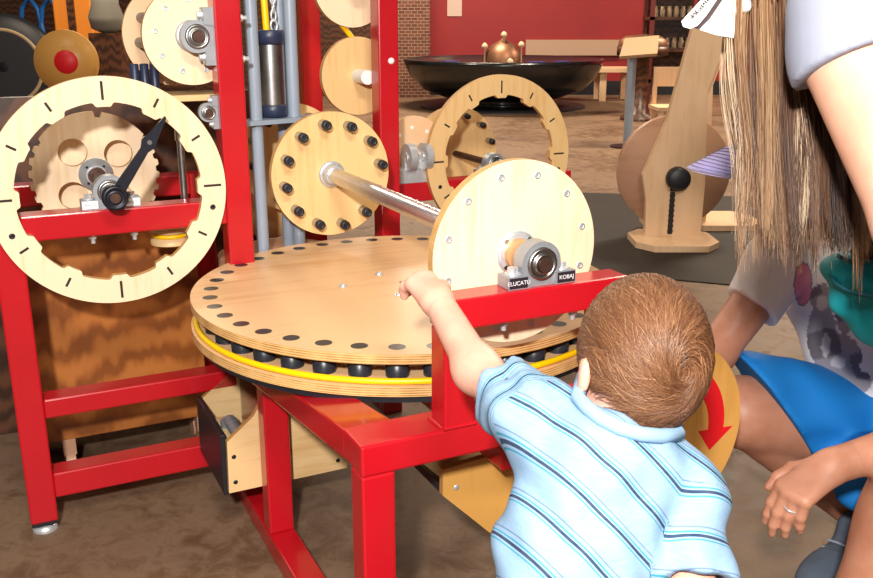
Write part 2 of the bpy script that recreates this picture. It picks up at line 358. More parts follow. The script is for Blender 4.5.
mb = MB(); mb.hexa([(.245, -.128, .325), (.432, -.128, .325), (.432, -.03, .224), (.245, -.03, .224), (.245, -.122, .335), (.432, -.122, .335), (.432, -.024, .234), (.245, -.024, .234)]); obj('end_plate', mb, blackr, h2)
for y in (-.06, .16): bar('hanger', (.33, y, .375), (.36, y+.03, .45), h2, .002)
# ================================================================ LEFT STEEL STAND
ls = thing('steel_stand', 'red steel stand with a tall post, behind the big cream dial ring', 'stand', (-.35, -.55, 0))
for (u0, v0, z1) in ((-.38, -.815, .757), (-.80, -.815, .757)):
    bar('leg', (u0, v0, .03), (u0+.06, v0+.06, z1), ls)
    mb = MB(); mb.box((u0+.002, v0+.002, .022), (u0+.058, v0+.058, .032)); mb2 = MB(); mb2.lathe((u0+.03, v0+.03, 0), ZZ, [(.028, 0), (.028, .010), (.02, .014), (.012, .0225)], 24)
    obj('foot_pad', mb, blackr, ls); obj('levelling_foot', mb2, zinc, ls)
for u0 in (-.38, -.80):
    bar('post', (u0, -.312, .0), (u0+.06, -.252, 1.62 if u0 > -.5 else .757), ls)
    bar('beam', (u0, -.755, .700), (u0+.06, -.312, .757), ls)
    bar('lower_rail', (u0, -.755, .088), (u0+.06, -.312, .150), ls)
bar('middle_rail', (-.38, -.755, .288), (-.32, -.312, .334), ls)
for v0 in (-.80, -.302): bar('side_rail', (-.74, v0, .20), (-.38, v0+.04, .25), ls)
pb = pillow_block(ls, (-.352, -.565, .7935), UX, ZZ, ('BALT', 'BALT'), dark=False, s=1.0)
for dv in (-.045, .045):
    mb = MB(); bolt(mb, (-.35, -.565+dv, .70), (0, 0, -1), .009, .009); mb.cyl((-.35, -.565+dv, .69), (-.35, -.565+dv, .678), .005, n=12); obj('bolt', mb, zinc, ls)
for z in (1.165, 1.075):
    mb = MB(); bolt(mb, (-.35, -.252, z), (0, 1, 0), .008, .008); mb.cyl((-.35, -.245, z), (-.35, -.232, z), .005, n=12); obj('bolt', mb, zinc, ls)
# dial ring
dr = thing('dial_ring', 'large cream plywood dial ring with black tick slots, on the left red stand', 'dial', (-.31, -.565, .55), 'notched dial rings')
def ring_outline(r_in, tabs=12, tab=.010, wd=.016, a0=PI/2, n=360):
    out = []
    for i in range(n):
        a = 2*PI*i/n; k = round((a-a0)/(2*PI/tabs)); da = abs((a-a0)-k*2*PI/tabs)*r_in
        out.append((r_in-tab*max(0, min(1, (wd*1.35-da)/(wd*.35))))) ; out[-1] = (out[-1]*math.cos(a), out[-1]*math.sin(a))
    return out
def dial(par, c, u, Rr, ri, mats, tickl=(.04, .022)):
    o = Vector((u, c[0], c[1])); mb = MB(); wheel_disc(mb, o, 0, .018, [ring_outline(ri)], outer=circ(Rr, 180))
    for i in range(12):
        a = PI/2+i*PI/6; L = tickl[0] if i % 3 == 0 else tickl[1]; rm = ri+.004+tickl[0]/2 if i % 3 == 0 else ri+.012+L/2
        ca, sa = math.cos(a), math.sin(a); e1 = Vector((0, ca, sa)); e2 = Vector((0, -sa, ca)); p = o+e1*rm
        q = [p+e1*x*L/2+e2*y*.003 for x, y in ((-1, -1), (1, -1), (1, 1), (-1, 1))]
        mb.add([tuple(x+UX*.0005) for x in q]+[tuple(x-UX*.001) for x in q], [(0, 1, 2, 3), (0, 4, 5, 1), (1, 5, 6, 2), (2, 6, 7, 3), (3, 7, 4, 0)], 2)
    r = obj('ring', mb, mats, par, bevel=.001)
    for a in (R(200), R(-13)):
        mb = MB(); p = o+Vector((0, math.cos(a), math.sin(a)))*(ri+Rr)/2; mb.lathe(p, UX, [(.007, -.001), (.006, .0012), (.0022, .0014), (.002, .0002)], 14); obj('screw', mb, gunm, r)
dial(dr, (-.565, .7965), -.302, .250, .196, [wd_wheel, ed_x, holem])
# pointer
pt = thing('pointer', 'black pointer hand with a diamond near its tip, at the centre of the cream dial', 'pointer', (-.27, -.565, .7935))
ang = math.atan2(.0745, .0545); e1 = Vector((0, math.cos(ang), math.sin(ang))); e2 = Vector((0, -math.sin(ang), math.cos(ang)))
oc = Vector((-.27, -.565, .7935))
mb = MB(); o2 = [(0, -.014), (.12, -.009), (.137, -.0165), (.152, -.012), (.204, -.0025), (.206, .0025), (.152, .012), (.137, .0165), (.12, .009), (0, .014)]
mb.extrude(o2, [], oc, e1, e2, .007, 0, 0); obj('hand', mb, gunm, pt, bevel=.0015)
mb = MB(); mb.cyl(oc+e1*.14+UX*.007, oc+e1*.14+UX*.010, .005, n=14); obj('screw', mb, steel, pt)
mb = MB(); mb.lathe(oc-UX*.04, UX, [(.0225, .030), (.0275, .032), (.0275, .058), (.023, .061), (.020, .0605), (.019, .0585), (.012, .0585), (.0115, .061)], 36); obj('hub', mb, gunm, pt)
mb = MB(); mb.cyl(oc-UX*.02, oc+UX*.0225, .0108, n=24); obj('shaft', mb, rustm, pt)
# gear disc behind the dial
gd = thing('gear_wheel', 'birch gear wheel with four round holes and ragged teeth, seen through the dial ring', 'gear', (-.56, -.565, .64))
go = Vector((-.60, -.565, .7935)); Nt = 30; outl = []
for i in range(Nt*8):
    a = 2*PI*i/(Nt*8); ph = (i % 8)/8; r = .145+(.008 if abs(math.cos(a)) < .80 else (.0 if ph < .4 else .008))
    if abs(a-R(83)) < .06: r = .139
    outl.append((r*math.cos(a), r*math.sin(a)))
mb = MB(); wheel_disc(mb, go, 0, .018, [circ(.034, 32, .075*math.cos(a), .075*math.sin(a)) for a in [R(40)+k*PI/2 for k in range(4)]], outer=outl); g = obj('gear', mb, [wd_wheel, ed_x], gd)
mb = MB(); mb.lathe(go, UX, [(.041, 0), (.041, .004), (.024, .006), (.024, .012)], 36); f = obj('flange', mb, zinc, g)
for k in range(4):
    a = PI/4+k*PI/2; mb = MB(); mb.cyl(go+Vector((.004, .028*math.cos(a), .028*math.sin(a))), go+Vector((.006, .028*math.cos(a), .028*math.sin(a))), .0035, n=10); obj('screw', mb, gunm, f)
mb = MB(); mb.cyl(go-UX*.2, go+UX*.23, .0125, n=24); mb.cyl(go+UX*.012, go+UX*.03, .021, n=24); obj('shaft', mb, rustm, gd)
mb = MB(); wheel_disc(mb, go-UX*.05, .125, .018); obj('rear_disc', mb, [wd_wheel, ed_x], gd)
# rod with belt pulley
rp = thing('pulley_rod', 'grey upright rod with a small wooden pulley and yellow belt, inside the dial ring', 'pulley', (-.41, -.395, .62))
mb = MB(); mb.cyl((-.41, -.39, .62), (-.41, -.39, .92), .0085, n=16); mb.cyl((-.41, -.39, .89), (-.41, -.39, .93), .0115, n=16); obj('rod', mb, steel, rp)
mb = MB(); c = (-.435, -.425, 0)
mb.lathe((c[0], c[1], .642), ZZ, [(.048, 0), (.048, .012), (.036, .016), (.036, .026), (.048, .030), (.048, .042), (.02, .046)], 32); obj('pulley', mb, wd_board, rp)
mb = MB(); mb.tube([(c[0]+.039*math.cos(a), c[1]+.039*math.sin(a), .663) for a in [2*PI*i/40 for i in range(40)]], .005, 8, 0, True); obj('belt', mb, yellow, rp)
# ================================================================ OAK CABINET
oc_ = thing('oak_cabinet', 'brown oak-veneered cabinet standing behind the left red stand', 'cabinet', (-.7, -.56, 0))
mb = MB(); mb.box((-.735, -.80, .105), (-.60, -.335, .69)); obj('body', mb, oakm, oc_, bevel=.002)
mb = MB(); mb.box((-.74, -.806, .10), (-.605, -.80, .70)); obj('end_panel', mb, darkwood, oc_)
for (u, v) in ((-.62, -.70), (-.62, -.352), (-.715, -.70), (-.715, -.352)):
    mb = MB(); mb.cyl((u, v-.012, .034), (u, v+.012, .034), .034, n=24); mb.box((u-.02, v-.016, .06), (u+.02, v+.016, .105)); obj('caster', mb, wd_pale, oc_, bevel=.001)
bp = thing('back_panel', 'dark brown upright wood panel behind the dial and gear wheel', 'panel', (-.98, -.5, 0))
mb = MB(); mb.box((-1.0, -.95, 0), (-.96, -.06, .96)); obj('panel', mb, darkwood, bp)
# ================================================================ REAR STEEL STAND
rs = thing('rear_stand', 'red steel stand of two tall posts behind the amber pegged wheel', 'stand', (-.75, .3, 0))
bar('post', (-.66, .196, 0), (-.60, .255, 1.62), rs)
bar('rear_post', (-.96, .075, 0), (-.90, .135, 1.62), rs)
bar('beam', (-.86, .136, .61), (-.80, .98, .67), rs); bar('leg', (-.86, .92, 0), (-.80, .98, .61), rs)
bar('tie_rail', (-.90, .20, .615), (-.66, .25, .665), rs); bar('floor_rail', (-.86, .2, .0), (-.80, .92, .06), rs); bar('side_rail', (-.90, .196, 0), (-.66, .25, .06), rs)
mb = MB(); mb.lathe((-.60, .232, 1.052), UX, [(.009, 0), (.0085, .004), (.003, .006)], 16); obj('bolt_cap', mb, whitep, rs)
pillow_block(rs, (-.83, .69, .7065), UX, ZZ)
mb = MB()
for vv in (.375, .43): mb.cyl((-.80, vv-.011, .752), (-.80, vv+.011, .752), .042, n=32); mb.cyl((-.80, vv-.014, .752), (-.80, vv+.014, .752), .015, n=20)
mb.box((-.85, .345, .67), (-.80, .46, .715)); mb.box((-.83, .36, .71), (-.80, .45, .75)); obj('chrome_bearing', mb, zinc, rs, bevel=.001)
d2 = thing('dial_ring', 'amber plywood dial ring with black tick slots, farther back beyond the screwed wheel', 'dial', (-.79, .69, .47), 'notched dial rings')
dial(d2, (.69, .733), -.782, .262, .200, [wd_wheel2, ed_x, holem])
s2 = thing('spindle', 'dark spindle with a black end cap through the far dial ring', 'spindle', (-.8, .69, .72))
mb = MB(); mb.cyl((-1.13, .69, .7065), (-.74, .69, .7065), .0115, n=20); obj('shaft', mb, rustm, s2)
mb = MB(); mb.cyl((-.80, .69, .7065), (-.735, .69, .7065), .021, n=28); obj('end_cap', mb, gunm, s2)
def peg_wheel(name, label, u, v, z, r, rp, m, group=None, a0=0.0, np_=12, shaft=None, pegs=True):
    t_ = thing(name, label, 'wheel', (u-.01, v, z-r), group); o = Vector((u, v, z))
    mb = MB(); wheel_disc(mb, o, r, .02); d = obj('disc', mb, [m, ed_x], t_, bevel=.001)
    if pegs:
        for i in range(np_):
            a = 2*PI*i/np_+a0; q = o+Vector((0, rp*math.cos(a), rp*math.sin(a)))
            mb = MB(); mb.lathe(q, UX, [(.0105, -.001), (.0105, .026)], 16, 0); mb.lathe(q, UX, [(.0098, .026), (.0098, .04), (.0045, .042)], 16, 1); obj('peg', mb, [steel, blackr], d)
    if shaft:
        mb = MB(); mb.cyl(o-UX*shaft[0], o+UX*shaft[1], .0125 if len(shaft) < 3 else shaft[2], n=20); obj('shaft', mb, steel if len(shaft) < 3 else whitep, t_)
    return t_, o
peg_wheel('peg_wheel', 'amber pegged wheel on the dark spindle behind the far dial ring', -1.10, .69, .7065, .165, .135, wd_wheel2, a0=.3)
peg_wheel('peg_wheel', 'second pegged wheel half hidden behind the front amber pegged wheel and grey pipes', -.72, -.025, .7865, .152, .125, wd_wheel2, a0=.1)
tw, o = peg_wheel('end_wheel', 'thick plain wooden wheel by a chrome bearing at the right of the tall red post', -.87, .425, .765, .105, .08, wd_far, pegs=False)
for a in (.9, 1.7, 2.4):
    mb = MB(); p = o+Vector((0, .07*math.cos(a), .07*math.sin(a))); mb.cyl(p, p+UX*.0012, .006, n=12); obj('screw', mb, whitep, tw)
mb = MB(); mb.cyl((-.89, .425, .765), (-.80, .425, .745), .02, n=20); obj('hub', mb, zinc, tw)
peg_wheel('drum_wheel', 'amber drum wheel with a pale hub, upper right beside the tall red post', -.745, .190, 1.005, .110, .08, wd_wheel2, pegs=False, shaft=(.03, .075, .020))
peg_wheel('drum_wheel', 'pale drum wheel cut by the top of the photo, above the amber drum wheel', -.745, .178, 1.252, .112, .08, wd_wheel, pegs=False, shaft=(.03, .075, .02))
mb = MB(); mb.tube([(-.77, .10, 1.20), (-.77, .16, 1.14), (-.77, .21, 1.08)], .008, 8); tag(obj('drive_belt', mb, yellow, loc=(-.77, .16, 1.14)), 'yellow drive belt between the two drum wheels', 'belt')
mb = MB(); mb.box((-.985, .035, 0), (-.965, .072, 1.62)); tag(obj('wood_post', mb, wd_dark, loc=(-.97, .05, 0)), 'narrow brown wooden post left of the rear red post', 'post')
mb = MB(); mb.lathe((-.82, -.07, .645), UX, [(.001, 0), (.105, 0), (.105, .02), (.001, .02)], 48); tag(obj('lower_wheel', mb, wd_wheel2, loc=(-.81, -.07, .54)), 'plain birch wheel low behind the grey pipes and the turntable', 'wheel')
# ================================================================ PUMP
pu = thing('pump', 'steel cylinder pump hung between three grey-blue pipes beside the tall left post', 'pump', (-.47, -.14, 0))
PZ = [(-.45, -.195), (-.50, -.083), (-.545, -.098)]
for (u, v) in PZ: mb = MB(); mb.cyl((u, v, .572), (u, v, 1.62), .0155, n=24); obj('pipe', mb, pipem, pu)
mb = MB(); tri = []
for k, (u, v) in enumerate(((-.425, -.235), (-.475, -.03), (-.59, -.09))):
    a0 = math.atan2(v+.13, u+.50)
    for j in range(-3, 4): tri.append((u-.02*math.cos(a0)+.022*math.cos(a0+j*.35), v-.02*math.sin(a0)+.022*math.sin(a0+j*.35)))
mb.extrude(tri, [], (0, 0, .914), UX, VY, .011, 0, 0); obj('clamp_plate', mb, pipem, pu, bevel=.001)
mb = MB(); pc = (-.495, -.138); mb.lathe((pc[0], pc[1], 0), ZZ, [(.033, .957), (.033, 1.102)], 40); obj('barrel', mb, steel, pu)
for z0, z1 in ((.926, .957), (1.102, 1.137)):
    mb = MB(); mb.lathe((pc[0], pc[1], 0), ZZ, [(.02, z0), (.034, z0+.001), (.0345, z1-.002), (.032, z1)], 40); obj('end_cap', mb, navy, pu)
mb = MB(); mb.tube([(pc[0]+.016, pc[1]-.012, 1.13), (pc[0]+.016, pc[1]-.016, 1.25), (pc[0]+.01, pc[1]-.03, 1.5)], .0085, 10); obj('hose', mb, yellow, pu)
mb = MB(); mb.tube([(pc[0], pc[1]+.012+.008*math.cos(a), 1.147+.014*math.sin(a)) for a in [2*PI*i/20 for i in range(20)]], .003, 6, 0, True)
for k in range(5): mb.tube([(pc[0]+(.006*math.cos(a) if k % 2 else 0), pc[1]+.012+(0 if k % 2 else .006*math.cos(a)), 1.171+k*.02+.014*math.sin(a)) for a in [2*PI*i/16 for i in range(16)]], .0028, 6, 0, True)
obj('chain', mb, zinc, pu)
mb = MB(); mb.cyl((-.50, -.138, .545), (-.50, -.138, .572), .16, n=64); obj('base_disc', mb, wd_pale, pu, bevel=.001)
mb = MB(); mb.cyl((-.50, -.138, 0), (-.50, -.138, .01), .09, n=40); mb.cyl((-.50, -.138, .01), (-.50, -.138, .545), .03, n=24); obj('pedestal', mb, gunm, pu)
for (u, v) in PZ[:1]: mb = MB(); mb.lathe((u+.004, v+.004, .572), ZZ, [(.022, 0), (.022, .006), (.017, .008)], 24); obj('pipe_foot', mb, zinc, pu)
# ================================================================ UPPER LEFT WHEELS ON THE TALL POST
uw = thing('lantern_wheel', 'double birch wheel with a bearing, high on the left side of the tall red post', 'wheel', (-.45, -.352, 1.0))
o = Vector((-.385, -.352, 1.125)); mb = MB(); wheel_disc(mb, o, .108, .018); d = obj('front_disc', mb, [wd_wheel, ed_x], uw, bevel=.001)
for i in range(9):
    a = 2*PI*i/9+.9; p = o+Vector((0, .080*math.cos(a), .080*math.sin(a))); mb = MB(); mb.lathe(p, UX, [(.006, -.001), (.006, .0012), (.0035, .0012), (.0033, .0002)], 14); obj('screw', mb, zinc, d)
mb = MB(); mb.lathe(o, UX, [(.036, 0), (.036, .003), (.03, .004)], 40); obj('flange', mb, zinc, d)
mb = MB(); wheel_disc(mb, o-UX*.20, .122, .018); obj('rear_disc', mb, [wd_far, ed_x], uw, bevel=.001)
for i in range(9):
    a = 2*PI*i/9+.55; p = o+Vector((0, .085*math.cos(a), .085*math.sin(a))); mb = MB(); mb.cyl(p-UX*.201, p-UX*.017, .0125, n=18); obj('roller', mb, gunm, uw)
mb = MB(); mb.cyl(o-UX*.22, o+UX*.05, .0125, n=20); obj('shaft', mb, rustm, uw)
pillow_block(ls, (-.352, -.3485, 1.125), UX, -VY)
pillow_block(ls, (-.352, -.334, .957), UX, -VY, s=.6, shaft=.008)
sh = thing('shelf_board', 'short plywood shelf board left of the tall red post under the double wheel', 'shelf', (-.43, -.36, .98))
mb = MB(); mb.box((-.52, -.515, .980), (-.39, -.253, .994)); obj('board', mb, wd_board, sh, bevel=.001)
for k in range(3):
    mb = MB(); mb.lathe((-.50, -.466+k*.0225, .994), ZZ, [(.0105, 0), (.0105, .066), (.008, .068)], 16); tag(obj('dark_roller', mb, navy, loc=(-.50, -.466+k*.0225, .994)), 'dark blue roller standing in a row on the plywood shelf board', 'roller', 'dark rollers on the shelf board')
# ================================================================ BACKGROUND
def wt(name, label, cat, loc, group=None): return thing(name, label, cat, loc, group, True)
X, Y, Z = Vector((1, 0, 0)), Vector((0, 1, 0)), Vector((0, 0, 1))
blackgel = simple('black_gloss_shell', '14171A', .22, 0, .5, .3)
bw = wt('vortex_bowl', 'big round black bowl table with a copper dome, far back before the red wall', 'bowl', (.92, 13.1, 0))
mb = MB(); mb.lathe((.92, 13.1, 0), Z, [(.42, .0), (.44, .05), (.36, .10), (.45, .11), (.82, .14), (1.12, .25), (1.29, .42), (1.36, .58), (1.38, .645), (1.35, .655), (1.30, .62), (.9, .55), (.3, .53)], 96); obj('shell', mb, blackgel, bw)
mb = MB(); mb.cyl((.92, 13.1, 0), (.92, 13.1, .02), 1.15, n=64); obj('floor_shadow_disc', mb, blackr, bw)  # black disc laid in as the bowl's shadow on the floor
copper = simple('copper_dome', '8E644C', .45, .8)
mb = MB(); mb.lathe((.92, 13.1, .52), Z, [(.26, 0), (.26, .12), (.24, .22), (.17, .31), (.08, .36), (.02, .40)], 40); obj('dome', mb, copper, bw)
for (dx, dy, z) in ((-.26, -.1, .82), (.24, -.1, .84), (0, -.1, .97), (0, -1.30, .66)):
    mb = MB(); mb.lathe((.92+dx, 13.1+dy, z-.045), Z, [(.012, -.25 if z > .7 else 0), (.012, 0), (.04, .02), (.045, .045), (.03, .075), (.005, .09)], 16); obj('lamp_bulb', mb, simple('warm_bulb', 'C8A888', .4) if 'warm_bulb' not in MATS else MATS['warm_bulb'], bw)
for a in (R(235), R(285), R(302)):
    p = Vector((.92+1.28*math.cos(a), 13.1+1.28*math.sin(a), .64)); mb = MB(); mb.box((-.1, -.06, 0), (.1, .06, .02), M=Matrix.Translation(p) @ Matrix.Rotation(a+PI/2, 4, 'Z')); obj('rim_label', mb, simple('blue_label', '2A3F8E', .4) if 'blue_label' not in MATS else MATS['blue_label'], bw)
ben = wt('side_table', 'low wooden side table at the right end of the black bowl table', 'table', (2.6, 14.2, 0))
mb = MB(); mb.box((2.3, 13.9, .42), (2.95, 14.5, .48)); obj('tabletop', mb, wd_far, ben)
for x, y in ((2.42, 13.95), (2.82, 13.95), (2.42, 14.38), (2.82, 14.38)): mb = MB(); mb.box((x, y, 0), (x+.1, y+.07, .42)); obj('leg', mb, wd_far, ben)
beige = simple('beige_board', 'A88A74', .6)
mb = MB(); mb.box((1.42, 15.12, .62), (2.98, 15.2, .86)); tag(obj('wall_board', mb, beige, loc=(2.2, 15.16, .62), world=True), 'long beige board on the red wall above the black bowl', 'board')
mb = MB(); mb.box((.17, 15.185, 1.22), (.40, 15.2, 1.52)); tag(obj('wall_notice', mb, simple('notice_paper', 'BFA69A', .7), loc=(.28, 15.19, 1.22), world=True), 'small pale notice on the red wall at its left end', 'notice')
ki = wt('sign_stand', 'slim grey floor sign stand with a tilted wooden plate', 'sign', (1.815, 8.79, 0))
mb = MB(); mb.cyl((1.815, 8.79, .012), (1.815, 8.79, .86), .042, n=20); obj('pole', mb, pipem, ki)
mb = MB(); mb.cyl((1.815, 8.79, 0), (1.815, 8.79, .014), .16, n=32); obj('base', mb, gunm, ki)
mb = MB(); mb.hexa([(1.66, 8.62, .82), (1.98, 8.52, .85), (2.08, 8.92, 1.0), (1.78, 9.02, .97), (1.66, 8.61, .845), (1.98, 8.51, .875), (2.08, 8.91, 1.025), (1.78, 9.01, .995)]); obj('sign_plate', mb, simple('sign_board', '9C7E60', .6), ki)
dc = wt('display_case', 'dark wood and glass display case of jars against the red wall', 'cabinet', (2.9, 12.0, 0))
for x in (2.66, 3.24):
    for y in (11.9, 12.3): mb = MB(); mb.box((x, y, 0), (x+.05, y+.05, 1.62)); obj('post', mb, simple('red_brown', '6A1F18', .5) if 'red_brown' not in MATS else MATS['red_brown'], dc)
for z in (.40, .78, 1.16, 1.58): mb = MB(); mb.box((2.66, 11.9, z), (3.29, 12.35, z+.04)); obj('shelf', mb, darkwood, dc)
mb = MB(); mb.box((2.66, 12.35, .4), (3.29, 12.37, 1.62)); obj('back', mb, darkwood, dc)
gl = NT('case_glass'); gl.b.inputs['Transmission Weight'].default_value = 1; gl.b.inputs['Roughness'].default_value = .02; gl.b.inputs['Base Color'].default_value = (.9, .9, .9, 1)
mb = MB(); mb.box((2.71, 11.91, .82), (3.24, 11.915, 1.58)); obj('glass_pane', mb, gl.m, dc)
cream = simple('cream_jar', 'C8AE8C', .5)
for z, n in ((1.20, 6), (.82, 6)):
    for k in range(n): mb = MB(); mb.lathe((2.76+k*.086, 12.1, z), Z, [(.03, 0), (.034, .08), (.02, .11), (.026, .13)], 14); tag(obj('jar', mb, cream, loc=(2.76+k*.086, 12.1, z), world=True), 'small cream jar in a row inside the dark display case', 'jar', 'jars in the display case')
dm = wt('dome_display', 'copper-topped round display standing behind the tilted sign', 'display', (2.45, 11.3, 0))
mb = MB(); mb.lathe((2.45, 11.3, 0), Z, [(.22, 0), (.22, .04), (.09, .08), (.09, .72), (.30, .76), (.30, .86), (.001, .86)], 40); obj('pedestal', mb, darkwood, dm)
mb = MB(); mb.lathe((2.45, 11.3, .861), Z, [(.29, 0), (.28, .07), (.2, .12), (.001, .14)], 40); obj('dome', mb, copper, dm)
# dark floor mat
t = NT('dark_mat'); v = t.coords((1, 1, 1)); t.l(t.ramp(t.noise(v, 2, 5), [(.3, '211A16'), (.7, '2C241E')]), t.b.inputs['Base Color']); t.b.inputs['Roughness'].default_value = .7; t.b.inputs['Specular IOR Level'].default_value = .2
mb = MB(); mb.hexa([(.72, 4.25, 0), (3.6, 3.2, 0), (4.4, 5.9, 0), (.95, 6.35, 0), (.72, 4.25, .006), (3.6, 3.2, .006), (4.4, 5.9, .006), (.95, 6.35, .006)]); tag(obj('floor_mat', mb, t.m, loc=(2, 5, 0), world=True), 'dark grey floor mat under the wooden slotted device', 'mat')
# wooden device with two leaning boards and a disc
wdv = wt('slotted_device', 'tall pale wooden device of two leaning boards with a black knob and slot', 'device', (1.25, 5.0, .006))
px = [(645, 243), (700, 241), (705, 184), (708, 90), (735, 20), (760, -50), (722, -50), (692, 31), (667, 121), (643, 175), (646, 200)]
def devboard(Yf, t_, name, s=1.0, dx=0):
    pts = []
    for (x, y) in px:
        b = (289-y)/FOC; d = 4.86/(cp+b*sp); pts.append((d*(x-436.5)/FOC*s+dx, max(.03, CAMH+d*(-sp+b*cp))))
    mb = MB(); mb.extrude(pts, [], (0, Yf, 0), X, Z, -t_, 0, 0); return obj(name, mb, wd_far, wdv, bevel=.004)
fbd = devboard(4.86, .05, 'front_board'); devboard(5.22, .05, 'rear_board', 1, .13)
def pY(x, y, Yp):
    b = (289-y)/FOC; d = Yp/(cp+b*sp); return np.array([d*(x-436.5)/FOC, Yp, CAMH+d*(-sp+b*cp)])
k = pY(677, 178, 4.86); mb = MB(); mb.lathe((k[0], 4.86, k[2]), -Y, [(.062, -.001), (.062, .05), (.052, .06), (.001, .06)], 32); obj('knob', mb, blackr, fbd)
a = pY(671, 192, 4.855); b = pY(668, 238, 4.855); mb = MB(); mb.box((b[0]-.004, 4.856, .05), (b[0]+.020, 4.861, a[2])); 
for i in range(9): mb.box((b[0]-.006, 4.850, .06+i*.028), (b[0]+.022, 4.860, .074+i*.028))
obj('slot', mb, holem, fbd)
c = pY(669, 171, 5.03); mb = MB(); mb.lathe((c[0]+.02, 4.99, c[2]), Y, [(.001, 0), (.305, 0), (.305, .07), (.001, .07)], 72); obj('disc', mb, wd_pale, wdv)
for (x0, y0) in ((1.05, 4.62), (1.44, 5.12)):
    mb = MB(); o8 = [(x0, y0+.10), (x0+.08, y0), (x0+.36, y0), (x0+.44, y0+.10), (x0+.44, y0+.32), (x0+.36, y0+.42), (x0+.08, y0+.42), (x0, y0+.32)]
    mb.extrude(o8, [], (0, 0, .007), X, Y, .032, 0, 0); obj('base_plate', mb, wd_far, wdv, bevel=.002)
mb = MB(); mb.box((1.18, 4.90, .039), (1.30, 5.25, .10)); obj('foot_block', mb, wd_far, wdv)
shoe = wt('wooden_chair', 'small wooden chair left of the slotted device', 'chair', (1.95, 7.9, 0))
for x, y in ((1.84, 7.7), (2.10, 7.7), (1.84, 7.98), (2.10, 7.98)): mb = MB(); mb.box((x, y, 0), (x+.035, y+.035, .44 if y < 7.9 else .78)); obj('leg', mb, wd_far, shoe)
mb = MB(); mb.box((1.82, 7.68, .44), (2.16, 8.03, .47)); obj('seat', mb, wd_far, shoe)
mb = MB(); mb.box((1.84, 7.99, .62), (2.135, 8.01, .78)); obj('backrest', mb, wd_far, shoe)
# left background
ty = wt('tractor_wheel', 'big dark spoked tyre at the far left edge', 'tyre', (-5.22, 11.6, 0))
mb = MB(); tz = .62; mb.lathe((-5.22, 11.45, tz), Vector((.25, -1, 0)), [(.40, -.14), (.58, -.13), (.62, -.08), (.62, .08), (.58, .13), (.40, .14)], 64); obj('tyre', mb, blackr, ty)
mb = MB(); mb.lathe((-5.22, 11.45, tz), Vector((.25, -1, 0)), [(.44, .05), (.455, .148), (.42, .152), (.40, .10), (.39, .05)], 64); obj('rim', mb, simple('tan_rim', 'B09878', .5), ty)
mb = MB(); mb.lathe((-5.22, 11.45, tz), Vector((.25, -1, 0)), [(.40, .0), (.3, .04), (.14, .06), (.12, .12), (.06, .14), (.001, .14)], 40); obj('hub', mb, gunm, ty)
yd = wt('target_disc', 'yellow wooden disc with a red centre on a post, behind the cream dial ring', 'disc', (-2.42, 5.85, 0))
c = at(66, 62, 6.0); mb = MB(); mb.lathe(c, Vector((.1, -1, 0)), [(.001, -.03), (.203, -.03), (.203, 0), (.001, 0)], 64); obj('disc', mb, wd_arrow, yd)
mb = MB(); mb.lathe(c, Vector((.1, -1, 0)), [(.076, 0), (.074, .004), (.001, .004)], 40); obj('red_centre', mb, redpaint, yd)
mb = MB(); mb.box((c[0]-.03, c[1]+.03, .02), (c[0]+.03, c[1]+.08, c[2])); mb.box((c[0]-.2, c[1]-.1, 0), (c[0]+.2, c[1]+.3, .02)); obj('post', mb, darkwood, yd)
bl = wt('blue_arch', 'bright blue bent tube arch in the far upper left corner', 'arch', (-4.2, 10, 0))
bluem = simple('bright_blue', '1F6FC4', .35)
p = at(24, 24, 13.2); mb = MB(); mb.box((p[0]-.12, p[1]-.1, 0), (p[0]+.62, p[1]+.15, p[2]-.14)); obj('stand', mb, blackr, bl)
for x0 in (0, .26):
    mb = MB(); mb.tube([(p[0]+x0*1.1-.06, p[1], p[2]-.15), (p[0]+x0*1.1-.06, p[1], p[2]-.1), (p[0]+x0*1.1, p[1], p[2]+.22), (p[0]+x0*1.1+.12, p[1], p[2]+.36), (p[0]+x0*1.1+.22, p[1], p[2]+.2), (p[0]+x0*1.1+.26, p[1], p[2]-.1), (p[0]+x0*1.1+.26, p[1], p[2]-.15)], .035, 10); obj('tube', mb, bluem, bl)
org = simple('orange_panel', 'D9822A', .45)
ob = wt('orange_crate', 'orange upright crate in the far upper left corner', 'crate', (-3.6, 9.5, 0))
p = at(70, 10, 9.5); mb = MB(); mb.box((p[0]-.18, p[1], 0), (p[0]+.22, p[1]+.4, p[2]+.5)); obj('body', mb, org, ob, bevel=.02)
mb = MB(); mb.box((p[0]-.02, p[1]-.03, .3), (p[0]+.05, p[1], p[2]+.5), M=None); obj('brace', mb, darkwood, ob)
gb = wt('grey_sack', 'limp grey cloth sack on a dark stand behind the upper left wheel', 'sack', (-3.0, 8.5, 0))
p = at(106, 15, 8.5); mb = MB(); mb.lathe((p[0], p[1], p[2]-.16), Z, [(.05, 0), (.14, .04), (.16, .14), (.12, .26), (.13, .42), (.02, .44)], 24); obj('sack', mb, simple('grey_cloth', '7A766C', .8), gb)
mb = MB(); mb.box((p[0]-.14, p[1]-.12, 0), (p[0]+.14, p[1]+.12, p[2]-.16)); obj('stand', mb, darkwood, gb)
